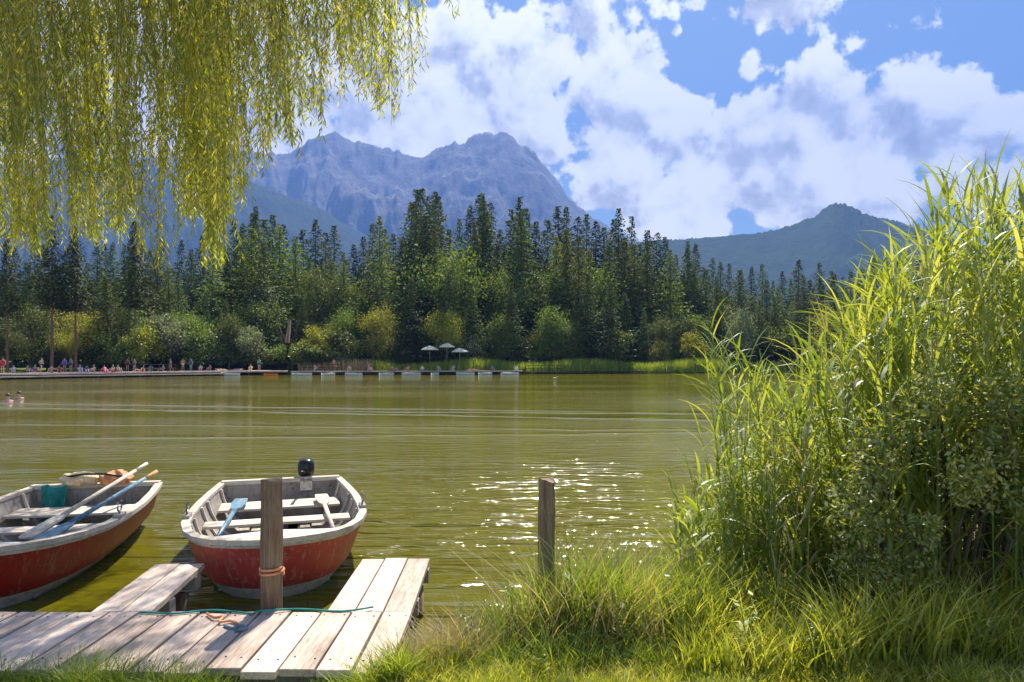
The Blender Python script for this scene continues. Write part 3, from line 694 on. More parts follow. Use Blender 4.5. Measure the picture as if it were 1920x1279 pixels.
def person(px, off, z, pose, cloth, label, face=0.0, sk=0, hr=0, lower=None, scale=1.0, at=None):
    d = shore(px)+off; loc = at if at is not None else (X(px, d), d, z)
    root = empty('person', loc, face); root.scale = (scale,)*3; tag(root, label, 'person')
    me = person_mesh(pose); key = ('b', pose, sk)
    if key not in person_cache:
        m2 = me.copy(); m2.materials.append(skin[sk]); person_cache[key] = m2
    o = bpy.data.objects.new('body', person_cache[key]); COL.objects.link(o); o.parent = root
    o.modifiers.new('skin', 'SKIN'); s_ = o.modifiers.new('sub', 'SUBSURF'); s_.levels = 1; s_.render_levels = 1
    q = POSES[pose]
    hd = Vector(q['head']); mb = MB(); V = []; Fc = []
    for i in range(6):
        for j in range(10):
            th = i/5*1.75; ph = j/10*6.283; V.append(hd+Vector((.105*math.sin(th)*math.cos(ph), .02+.12*math.sin(th)*math.sin(ph), .02+.125*math.cos(th))))
    for i in range(5):
        for j in range(10): Fc.append((i*10+j, i*10+(j+1) % 10, i*10+10+(j+1) % 10, i*10+10+j))
    MB().add(V, Fc).build('hair', hairm[hr], root, True)
    pel = Vector(q['pel']); ch = Vector(q['chest']); up = (ch-pel).normalized()
    if cloth: seg(pel+up*.05, ch+up*.10, .175, .20).build('shirt', clom[cloth], root, True)
    seg(pel-up*.12, pel+up*.08, .17, .185).build('shorts', clom[lower or 'blue'], root, True)
    return root
ppl = [
 (5, 3.0, 'standing', 'red', 'person in a red top standing at the very left edge of the far deck', .3, 1, 0, 'red'),
 (26, 4.0, 'sitting', 'white', 'seated sunbather in white just right of the red top', .5, 0, 1, 'white'),
 (52, 4.5, 'sitting', 'grey', 'person in grey sitting in front of the second pine trunk', 1.2, 0, 0, 'black'),
 (66, 5.0, 'perched', 'pink', 'person in a faded pink top perched left of the purple shirt', .1, 0, 2, 'pink'),
 (78, 3.5, 'walking', None, 'bare chested person walking on the deck left of the purple shirt', 1.4, 0, 1, 'black'),
 (97, 2.0, 'sitting', None, 'bather sitting near the front edge of the left deck', .2, 2, 0, 'red'),
 (111, 3.0, 'sitting', 'red', 'seated person in red close left of the purple shirt', .6, 1, 0, 'red'),
 (121, 3.4, 'standing', 'purple', 'person in a bright purple shirt standing on the bathing deck', .1, 1, 0, 'blue'),
 (133, 3.4, 'standing', 'teal', 'person in a dark green shirt standing right beside the purple shirt', -.3, 1, 0, 'black'),
 (150, 2.2, 'sitting', 'light blue', 'person in pale blue sitting on a light towel', .7, 0, 2, 'white'),
 (163, 2.0, 'leaning back', 'blue', 'person in dark blue leaning back on the deck', .6, 2, 0, 'blue'),
 (176, 2.3, 'sitting', None, 'bare backed bather with knees up right of the blue group', -.4, 0, 1, 'teal'),
 (197, 1.6, 'leaning back', 'pink', 'person in vivid magenta leaning back near the deck edge', .8, 1, 0, 'pink'),
 (212, 2.6, 'sitting', None, 'pale bather sitting right of the magenta one', -.2, 0, 2, 'red'),
 (221, 2.9, 'sitting', None, 'pale bather turned sideways below the dark bush', 1.2, 0, 1, 'red'),
 (239, 5.5, 'standing', 'red', 'person in dark red standing in the shade of the round yellow bush', .2, 1, 0, 'black'),
 (252, 5.0, 'standing', 'grey', 'person in grey shorts standing beside the dark red shirt', -.4, 0, 0, 'blue'),
 (263, 2.0, 'leaning back', None, 'bather leaning back on an orange towel', -.9, 0, 1, 'orange'),
 (283, 5.0, 'sitting', 'light blue', 'person in turquoise sitting behind the short railing', .3, 0, 0, 'white'),
 (306, 4.2, 'sitting', 'light blue', 'person in a pale denim shirt sitting bent forward by the railing', -.6, 0, 2, 'blue'),
 (320, 4.4, 'walking', None, 'bare chested person walking right of the denim shirt', -1.2, 2, 0, 'blue'),
 (343, 4.2, 'standing', 'orange', 'person in an orange top standing right of the short railing', .2, 1, 0, 'white'),
 (358, 4.4, 'standing', 'blue', 'person in dark blue standing right of the orange top', -.2, 0, 0, 'blue'),
 (376, 4.0, 'sitting', 'white', 'person in white sitting below the slender leafy tree', .4, 0, 1, 'pink'),
 (394, 3.8, 'sitting', 'red', 'person in red sitting below the pale leaved shrub', -.4, 1, 0, 'blue'),
 (414, 2.4, 'lying', None, 'sunbather lying flat on a cream towel', 1.5, 0, 2, 'yellow'),
 (446, 2.6, 'lying', None, 'sunbather lying flat at the right end of the deck', -1.5, 2, 0, 'blue'),
 (470, 3.2, 'sitting', 'yellow', 'person in yellow sitting at the right end of the deck', .2, 0, 1, 'yellow'),
 (486, 4.0, 'standing', 'teal', 'person in green standing at the right end of the bathing deck', .8, 1, 0, 'black'),
 (626, 3.0, 'standing', 'orange', 'person with orange top standing on the pier before the straw reeds', .1, 1, 1, 'orange'),
 (592, 2.2, 'sitting', 'white', 'person in white sitting on the pier by the dark railing', .2, 0, 0, 'blue'),
 (655, 1.8, 'perched', None, 'bather perched on the pier edge right of the orange top', .0, 0, 0, 'blue'),
 (692, 2.0, 'sitting', 'pink', 'person in pink sitting on the pier', .9, 0, 2, 'pink'),
 (738, 2.2, 'leaning back', None, 'sunbather leaning back on the pier left of the parasols', 1.1, 1, 1, 'red'),
 (765, 2.0, 'sitting', 'red', 'person in red sitting on the pier left of the parasols', -.5, 1, 0, 'red'),
 (792, 1.8, 'perched', 'white', 'person in white perched below the left parasol', .0, 0, 0, 'teal'),
 (822, 2.1, 'sitting', None, 'bather sitting between the left and middle parasols', .4, 2, 0, 'white'),
 (850, 2.0, 'sitting', 'light blue', 'person in pale blue sitting below the right parasol', -.4, 0, 1, 'white'),
 (884, 2.0, 'lying', None, 'sunbather lying on the pier right of the parasols', 1.5, 1, 0, 'red'),
 (924, 1.9, 'sitting', 'blue', 'person in dark blue sitting near the right end of the pier', .3, 1, 0, 'blue'),
 (968, 1.8, 'perched', 'white', 'person in white perched on the last boards of the pier', .0, 0, 0, 'white'),
]
for (px, off, pose, cl, lb, fc, sk, hr, lw) in ppl:
    zz = .62 if px < 545 else .55
    person(px, off, zz, pose, cl, lb, fc, sk, hr, lw)
# swimmers
def swimmer(px, py, cl, label):
    d = H*F/(py-HY); person(px, 0, 0, 'standing', cl, label, .8, 0, 1, 'red', 1.0, (X(px, d), d, -1.42))
swimmer(36, 747, 'red', 'swimmer with head and shoulders above the water near the left deck')
swimmer(15, 752, 'pink', 'second swimmer left of the first, only the head out of the water')
# towels
def towel(px, off, mat, label, z=.62):
    d = shore(px)+off; V = []; n = 6
    for i in range(n+1):
        for j in range(3): V.append((-.9+1.8*i/n, -.4+.4*j, .02+.012*math.sin(i*2.1+j)))
    Fc = [(i*3+j, i*3+3+j, i*3+4+j, i*3+1+j) for i in range(n) for j in range(2)]
    o = MB().add(V, Fc).build('beach_towel', mat, None); sol = o.modifiers.new('thick', 'SOLIDIFY'); sol.thickness = .015
    o.location = (X(px, d), d, z); tag(o, label, 'towel', None)
towel(262, 1.5, M['orange'], 'orange beach towel near the middle of the deck'); towel(152, 1.5, clom['light blue'], 'pale blue beach towel on the left deck'); towel(200, 1.2, clom['pink'], 'magenta beach towel beside the magenta bather')
towel(416, 1.8, M['cream'], 'cream beach towel under the lying sunbather'); towel(30, 1.8, clom['green'], 'green beach towel near the left edge of the picture'); towel(318, 1.6, clom['yellow'], 'yellow beach towel by the short railing'); towel(350, 1.7, clom['white'], 'white beach towel right of the short railing')
# duck
def duck(px, py):
    d = H*F/(py-HY); root = empty('duck', (X(px, d), d, 0), .4); tag(root, 'small duck afloat in front of the bright reeds', 'bird')
    MB().tube([(-.28, 0, .09), (-.18, 0, .07), (0, 0, .07), (.16, 0, .08), (.22, 0, .13), (.23, 0, .2), (.27, 0, .25), (.33, 0, .24), (.40, 0, .225)], [.01, .07, .12, .10, .05, .035, .05, .03, .01], 9).build('body', plain('duck_feather', (.3, .22, .14), (.6, .5, .4), 20, .7), root, True)
duck(1040, 711)

# ------------------------------------------------------------------ foreground dock, posts
def dock():
    root = empty('dock', (-2.5, 3.8, 0)); tag(root, 'weathered pinkish timber dock in the foreground with posts and boats behind', 'dock')
    r = random.Random(3); mb = MB(); b = root.location; x = -.62; nails = []
    while x > -5.6:
        w = .172+r.uniform(-.004, .004); y1 = 4.22+r.uniform(-.015, .015); y0 = 3.40+r.uniform(-.05, .05); dz = r.uniform(-.004, .004); a = r.uniform(-.004, .004)
        Mx = Matrix.Translation((x-w/2-b.x, (y0+y1)/2-b.y, .335+dz)) @ Matrix.Rotation(a, 4, 'Z') @ Matrix.Rotation(r.uniform(-.02, .02), 4, 'Y')
        mb.box((-w/2, -(y1-y0)/2, -.02), (w/2, (y1-y0)/2, .02), Mx, .003); x -= .187
        for yy in (y0+.13, y1-.075):
            for q in (-.05, .05): nails.append((x+.187-w/2+q+r.uniform(-.012, .012)-b.x, yy+r.uniform(-.012, .012)-b.y, .3565+dz))
    nf = len(mb.f)
    for (nx, ny, nz) in nails: mb.tube([(nx, ny, nz-.004), (nx, ny, nz+.0015)], .0055, 7)
    db = mb.build('deck_boards', M['deck'], root); db.data.materials.append(M['darkwood'])
    for i in range(nf, len(mb.f)): db.data.polygons[i].material_index = 1
    for yb in (4.10, 3.5): MB().box((-5.6-b.x, yb-b.y, .19), (-.66-b.x, yb+.09-b.y, .312), None, .004).build('bearer', M['grey_wood'], root)
    for xx in (-.75, -1.7, -2.9, -4.2): MB().tube([(xx-b.x, 4.05-b.y, -.8), (xx-b.x, 4.05-b.y, .25)], .06, 10).build('pile', M['post'], root, True)
    def finger(x0, x1, y0, y1, sk, nb, nm):
        m2 = MB(); n = nb; w = (x1-x0)/n
        for i in range(n):
            e = r.uniform(-.06, .06); xc = x0+w*(i+.5); L = y1+e-y0
            Mx = Matrix.Translation((xc-b.x+sk*L/2, (y0+y1+e)/2-b.y, .325+r.uniform(-.004, .004))) @ Matrix.Rotation(-math.atan(sk), 4, 'Z')
            m2.box((-w/2+.006, -L/2, -.02), (w/2-.006, L/2, .02), Mx, .003)
        f = m2.build(nm, M['deck'], root)
        for yy in (y0+.35, y1-.15): MB().box((x0-b.x+sk*(yy-y0), yy-.04-b.y, .2), (x1-b.x+sk*(yy-y0), yy+.04-b.y, .302), None, .004).build('bearer', M['grey_wood'], f)
        for xx in (x0+.08, x1-.08): MB().tube([(xx-b.x+sk*(y1-y0-.2), y1-.25-b.y, -.8), (xx-b.x+sk*(y1-y0-.2), y1-.25-b.y, .2)], .05, 8).build('pile', M['post'], f, True)
    finger(-1.16, -.62, 4.24, 5.42, -.02, 3, 'walkway')
    finger(-2.62, -2.24, 4.24, 5.25, -.12, 2, 'walkway')
dock()

def post(px, d, py_top, w, label, lean=0.0, seed=1):
    root = empty('mooring_post', (X(px, d), d, .0)); tag(root, label, 'post'); r = random.Random(seed)
    zt = Z(py_top, d); n = 14; seg_ = 14; V = []; Fc = []
    for i in range(seg_+1):
        z = -.6+(zt+.6)*i/seg_
        for k in range(n):
            an = 2*math.pi*k/n; rr = w/2*(1+.05*math.sin(k*2.4+seed)+.04*math.sin(z*9+k))*(1.03-.04*i/seg_)
            sq = max(abs(math.cos(an)), abs(math.sin(an)))**-.55
            V.append((rr*sq*math.cos(an)+lean*z, rr*sq*math.sin(an), z+(0 if i < seg_ else .012*math.sin(an*2)+r.uniform(-.006, .006))))
    for i in range(seg_):
        for k in range(n): Fc.append((i*n+k, i*n+(k+1) % n, i*n+n+(k+1) % n, i*n+n+k))
    Fc.append(tuple(seg_*n+k for k in range(n)))
    MB().add(V, Fc).build('shaft', M['post'], root)
    return root
post(510, 4.30, 899, .125, 'upright brown wooden mooring post in front of the red boat with a long reflection', -.0, 1)
post(1024, 4.34, 899, .105, 'brown wooden post standing in the tall grass right of the dock', .005, 4)

def rope(name, pts, rad, mat, label, cat='rope'):
    P_ = [Vector(p) for p in pts]; res = []
    for i in range(len(P_)-1):
        p0 = P_[max(i-1, 0)]; p1 = P_[i]; p2 = P_[i+1]; p3 = P_[min(i+2, len(P_)-1)]
        for k in range(6):
            t = k/6; res.append(.5*((2*p1)+(-p0+p2)*t+(2*p0-5*p1+4*p2-p3)*t*t+(-p0+3*p1-3*p2+p3)*t**3))
    res.append(P_[-1]); o = MB().tube(res, rad, 7).build(name, mat, None, True)
    if label: tag(o, label, cat)
    return o
def G(px, py, z): d = (H-z)*F/(py-HY); return Vector((X(px, d), d, z))
rope('rope', [G(262, 1148, .365), G(330, 1150, .365), G(400, 1144, .365), G(470, 1150, .366), G(486, 1146, .38), G(560, 1142, .365), G(640, 1146, .365), G(700, 1138, .365)], .006, M['teal'], 'thin teal rope lying along the outer edge of the dock')
rope('rope', [G(388, 1150, .365), G(402, 1158, .368), G(418, 1156, .37), G(412, 1166, .372), G(432, 1164, .37), G(446, 1170, .367)], .008, M['orange'], 'short orange rope end curled on the dock left of the post')
rope('rope', [G(420, 1172, .366), G(436, 1178, .368), G(452, 1172, .37), G(462, 1178, .368), G(440, 1184, .368)], .008, M['blue'], 'short blue rope end lying on the dock left of the post')

# ------------------------------------------------------------------ rowing boats
def rowboat(loc, yaw, label, red, seed, L=3.15):
    root = empty('rowing_boat', loc, yaw); root.scale = (1, 1, 1); tag(root, label, 'boat', 'red rowing boats moored at the dock')
    st = [(0.0, .02), (.012, .16), (.035, .30), (.08, .46), (.15, .60), (.25, .71), (.38, .785), (.52, .80), (.68, .785), (.84, .735), (1.0, .665)]
    def zr(s): return .40+.13*(1-s)**3+.05*s**2*1.2
    # outer rings for each station: gunwale -> bottom
    def ring(s, b, inner):
        y0 = s*L; g = zr(s); rake = .34*(1-s)**5; o = []
        prof = [(1.0, g, 0), (.985, g-.05, .1), (.955, g-.12, .25), (.90, .20, .5), (.82, .10, .75), (.68, .0, .92), (.45, -.08, 1.0), (.0, -.11, 1.0)]
        for (w, z, rk) in prof:
            if inner: w = max(w-.035/max(b, .05), 0) if w > 0 else 0; z = z+(.0 if w > .9 else .03)
            o.append((b*w, y0+rake*rk+(.02 if inner and s < .02 else 0), z))
        return o
    def shell(i0, i1, inner=False):
        mb = MB(); V = []; k = i1-i0
        for (s, b) in st:
            rg = ring(s, b, inner)[i0:i1+1]
            V += [(-x, y, z) for (x, y, z) in rg]+[(x, y, z) for (x, y, z) in reversed(rg)]
        n = 2*(k+1); Fc = []
        for i in range(len(st)-1):
            for j in range(n-1):
                if j == k and i1 < 7: continue
                a = i*n+j; Fc.append((a, a+1, a+n+1, a+n) if not inner else (a, a+n, a+n+1, a+1))
        return mb.add(V, Fc)
    shell(1, 4).build('hull', red, root, True)
    shell(4, 5).build('waterline_strip', M['white'], root, True)
    shell(5, 7).build('bottom', M['darkwood'], root, True)
    shell(0, 7, True).build('inner_skin', M['inner'], root, True)
    shell(0, 1).build('sheer_strake', M['white'], root, True)
    # gunwale: flat capping following the rim
    V = []; Fc = []; pts = [(-b, s*L, zr(s)) for (s, b) in reversed(st)]+[(b, s*L, zr(s)) for (s, b) in st]
    for i, p in enumerate(pts):
        q0 = Vector(pts[max(i-1, 0)]); q1 = Vector(pts[min(i+1, len(pts)-1)]); t = (q1-q0); t.z = 0; t.normalize(); nrm = Vector((t.y, -t.x, 0))
        P0 = Vector(p)+nrm*.028; P1 = Vector(p)-nrm*.045
        V += [P0+Vector((0, 0, .028)), P1+Vector((0, 0, .028)), P1-Vector((0, 0, .006)), P0-Vector((0, 0, .012))]
    for i in range(len(pts)-1):
        for k in range(4): Fc.append((i*4+k, i*4+4+k, i*4+4+(k+1) % 4, i*4+(k+1) % 4))
    Fc += [(0, 1, 2, 3), tuple(reversed([len(V)-4, len(V)-3, len(V)-2, len(V)-1]))]
    MB().add(V, Fc).build('gunwale', M['thwart'], root)
    # transom
    rg = ring(1.0, .665, False); V = [(-x, y, z) for (x, y, z) in rg]+[(x, y, z) for (x, y, z) in reversed(rg[:-1])]
    V2 = [(x, y-.04, z) for (x, y, z) in V]; n = len(V)
    tr = MB().add(V+V2, [tuple(range(n)), tuple(reversed(range(n, 2*n)))]+[(i, (i+1) % n, n+(i+1) % n, n+i) for i in range(n)]).build('transom', M['inner'], root)
    MB().box((-.67, L-.06, zr(1)-.005), (.67, L+.035, zr(1)+.045), None, .005).build('transom_cap', M['thwart'], tr)
    # bow deck
    def width(y): return float(np.interp(y/L, [a for a, _ in st], [b for _, b in st]))
    V = []
    for y in (.05, .10, .2, .32, .42): w = width(y)-.05; V += [(-w, y, zr(y/L)-.005), (0, y, zr(y/L)+.02), (w, y, zr(y/L)-.005)]
    bd = MB().add(V, [(i*3+j, i*3+3+j, i*3+4+j, i*3+1+j) for i in range(4) for j in range(2)]+[]).build('bow_deck', M['white'], root)
    sl = bd.modifiers.new('thick', 'SOLIDIFY'); sl.thickness = .02; sl.offset = -1
    # seats
    for (y, dy, z) in ((.98, .24, .30), (1.75, .24, .30), (2.62, .42, .29)):
        w = width(y)*.93-.05; m_ = MB(); h = dy/2
        m_.box((-w, y-h+.004, z-.012), (w, y-.006, z+.014), None, .004); m_.box((-w, y+.006, z-.012), (w, y+h-.004, z+.014), None, .004)
        m_.build('seat', M['thwart'], root)
        MB().box((-.03, y-.03, -.05), (.03, y+.03, z-.013)).build('seat_support', M['inner'], root)
    # floor boards
    fl = MB()
    for k in range(-3, 4): fl.box((k*.13-.055, .6, -.028+abs(k)*.012), (k*.13+.055, 3.0, -.012+abs(k)*.012), None, .003)
    fl.build('floor_boards', M['grey_wood'], root)
    # ribs
    for y in (.55, .82, 1.22, 1.5, 2.0, 2.3, 2.9):
        b = width(y); s = y/L; rg = ring(s, b, True)
        for sgn in (-1, 1):
            m_ = MB(); V = []
            for (x, yy, z) in rg[:6]: V += [(sgn*(x-.004), y-.018, z), (sgn*(x-.004), y+.018, z), (sgn*(x-.028), y+.018, z), (sgn*(x-.028), y-.018, z)]
            Fc = [(i*4+k, i*4+4+k, i*4+4+(k+1) % 4, i*4+(k+1) % 4) for i in range(5) for k in range(4)]+[(0, 1, 2, 3), (20, 21, 22, 23)]
            m_.add(V, Fc).build('rib', M['thwart'], root)
    # rubbing strake lower, rowlocks, bow ring
    for sgn in (-1, 1):
        y = 1.42; b = width(y)
        lk = MB().box((sgn*b-.03, y-.09, zr(y/L)+.028), (sgn*b+.03, y+.09, zr(y/L)+.06), None, .006).build('rowlock', M['grey_wood'], root)
        MB().tube([(sgn*b, y-.045, zr(y/L)+.17), (sgn*b, y-.05, zr(y/L)+.10), (sgn*b, y, zr(y/L)+.065), (sgn*b, y+.05, zr(y/L)+.10), (sgn*b, y+.045, zr(y/L)+.17)], .009, 7).build('horn', M['steel'], lk, True)
    mr = MB(); c = Vector((0, -.015, zr(0)-.10))
    mr.tube([c+Vector((.028*math.cos(a), -.01, .028*math.sin(a))) for a in np.linspace(0, 6.1, 12)], .005, 6); mr.tube([c+Vector((0, .03, .0)), c+Vector((0, -.012, .028))], .008, 6)
    mr.build('mooring_ring', M['steel'], root, True)
    return root
b2 = rowboat((X(512, 5.18), 5.18, 0), R(17.5), 'faded red rowing boat with white rim behind the mooring post, black motor on its stern', M['red_pale'], 1)
b1 = rowboat((-4.12, 4.78, 0), R(12), 'dark red rowing boat cut by the left edge, orange vest lying on its stern', M['red'], 2)

# outboard motor: bolted to the boat
def outboard(boat):
    V = []; Fc = []; n = 14; rings = [(.0, .06, .07), (.02, .09, .12), (.08, .10, .135), (.15, .097, .13), (.19, .08, .11), (.21, .05, .07), (.215, .0, .0)]
    mo = MB()
    for (z, rx, ry) in rings:
        for k in range(n):
            a = 2*math.pi*k/n; V.append((rx*abs(math.cos(a))**.7*math.copysign(1, math.cos(a)), .05+ry*abs(math.sin(a))**.7*math.copysign(1, math.sin(a)), z))
    for i in range(len(rings)-1):
        for k in range(n): Fc.append((i*n+k, i*n+(k+1) % n, i*n+n+(k+1) % n, i*n+n+k))
    Fc.append(tuple(reversed(range(n))))
    V = [(x+.28, y+3.2, z+.50) for x, y, z in V]
    m_ = mo.add(V, Fc).build('outboard_motor', M['black'], boat, True)
    MB().tube([(.28, 3.27, .5), (.28, 3.29, -.1), (.28, 3.32, -.45)], [.05, .035, .03], 9).build('shaft', M['black'], m_, True)
    MB().box((.21, 3.09, .34), (.35, 3.24, .52), None, .01).build('bracket', M['steel'], m_)
    MB().tube([(.28, 3.12, .56), (.24, 2.92, .60), (.22, 2.72, .62)], [.018, .016, .02], 8).build('tiller', M['black'], m_, True)
outboard(b2)

def oar(a, b, mat, gmat, label):
    a = Vector(a); b = Vector(b); root = empty('oar', tuple(a)); tag(root, label, 'oar'); v = b-a; L = v.length; u = v.normalized()
    MB().tube([Vector(), u*L*.72], [.019, .024], 9).build('shaft', mat, root, True)
    MB().tube([u*L*-.14, u*L*-.001], [.021, .017], 9).build('grip', gmat, root, True)
    side = u.cross(Vector((0, 0, 1))).normalized(); up = u.cross(side).normalized(); V = []
    for t, w in ((.70, .02), (.76, .055), (.88, .075), (1.0, .07), (1.01, .05)):
        V += [u*L*t-side*w+up*.008, u*L*t+side*w+up*.008, u*L*t+side*w-up*.008, u*L*t-side*w-up*.008]
    Fc = [(i*4+k, i*4+4+k, i*4+4+(k+1) % 4, i*4+(k+1) % 4) for i in range(4) for k in range(4)]+[(0, 1, 2, 3), (16, 17, 18, 19)]
    MB().add(V, Fc).build('blade', mat, root)
# local -> world for a boat
def BW(boat, p): return Matrix.Translation(boat.location) @ Matrix.Rotation(boat.rotation_euler.z, 4, 'Z') @ Vector(p)
oar(BW(b1, (.62, 2.75, .60)), BW(b1, (.30, .9, .36)), M['blue'], M['orange'], 'blue oar with orange grip laid across the seats of the left boat')
oar(BW(b1, (.46, 2.95, .66)), BW(b1, (.12, 1.2, .36)), M['thwart'], M['white'], 'bare wooden oar laid in the left boat beside the blue one')
oar(BW(b2, (-.50, .75, .36)), BW(b2, (-.42, 2.7, .36)), M['blue'], M['orange'], 'blue oar with orange grip lying along the left side of the faded boat')
oar(BW(b2, (.50, .80, .36)), BW(b2, (.44, 2.7, .36)), M['thwart'], M['orange'], 'wooden oar lying along the right side of the faded boat')

def lump(name, c, size, mat, label, cat, seed=1, n=18):
    r = random.Random(seed); V = []; Fc = []; ph = [r.uniform(0, 6) for _ in range(6)]
    for i in range(n+1):
        for j in range(n*2):
            th = math.pi*i/n; p = 2*math.pi*j/(n*2); d = Vector((math.sin(th)*math.cos(p), math.sin(th)*math.sin(p), math.cos(th)))
            k = 1+.16*math.sin(d.x*5+ph[0])*math.sin(d.y*4+ph[1])+.10*math.sin(d.z*9+ph[2]+d.x*6)+.06*math.sin(d.y*15+ph[3]+d.x*11)
            V.append((d.x*size[0]*k, d.y*size[1]*k, max(d.z, -.6)*size[2]*k))
    w = n*2
    for i in range(n):
        for j in range(w): Fc.append((i*w+j, i*w+w+j, i*w+w+(j+1) % w, i*w+(j+1) % w))
    o = MB().add(V, Fc).build(name, mat, None, True, loc=c); return tag(o, label, cat)
v_ = empty('life_vest', BW(b1, (.05, 3.08, .51)), R(12)); tag(v_, 'crumpled orange and tan life vest lying on the stern of the left boat', 'life vest')
for (dx, sx, m_, nm) in ((-.20, .19, 'vest', 'front_panel'), (.17, .16, 'orange', 'back_panel')):
    o = lump(nm, (dx, 0, .05), (sx, .13, .085), M[m_], None, None, 3+int(sx*100)); o.parent = v_
def strap():
    MB().tube([(-.3, -.1, .10), (-.1, -.14, .13), (.1, -.12, .12), (.28, -.1, .08)], .012, 6).build('strap', M['black'], v_, True)
strap()
# teal cloth hanging in boat 1
def cloth():
    V = []; nx, nz = 10, 12
    for i in range(nx+1):
        for j in range(nz+1):
            u = i/nx; w = j/nz; V.append((-.13+.26*u*(1-.15*w), .035*math.sin(u*9+w*2)+.02*w, .18-.42*w+.015*math.sin(u*7)))
    Fc = [(i*(nz+1)+j, (i+1)*(nz+1)+j, (i+1)*(nz+1)+j+1, i*(nz+1)+j+1) for i in range(nx) for j in range(nz)]
    o = MB().add(V, Fc).build('towel', M['teal'], None, True, loc=BW(b1, (-.38, 2.98, .33)), rz=R(12)); so = o.modifiers.new('thick', 'SOLIDIFY'); so.thickness = .006
    tag(o, 'teal towel hanging inside the stern of the left boat', 'towel')
cloth()
rope('mooring_rope', [BW(b2, (0, -.04, .40)), BW(b2, (.02, -.3, .26)), Vector((X(512, 4.6), 4.6, .36)), Vector((X(512, 4.37), 4.37, .56))], .007, M['teal'], 'mooring rope from the bow of the faded boat to the post')
rope('mooring_rope', [Vector((X(510, 4.3)+.07*math.cos(a), 4.3+.075*math.sin(a), .56+.012*a/3)) for a in np.linspace(0, 12.3, 20)], .008, M['orange'], 'orange mooring rope wound round the brown post')

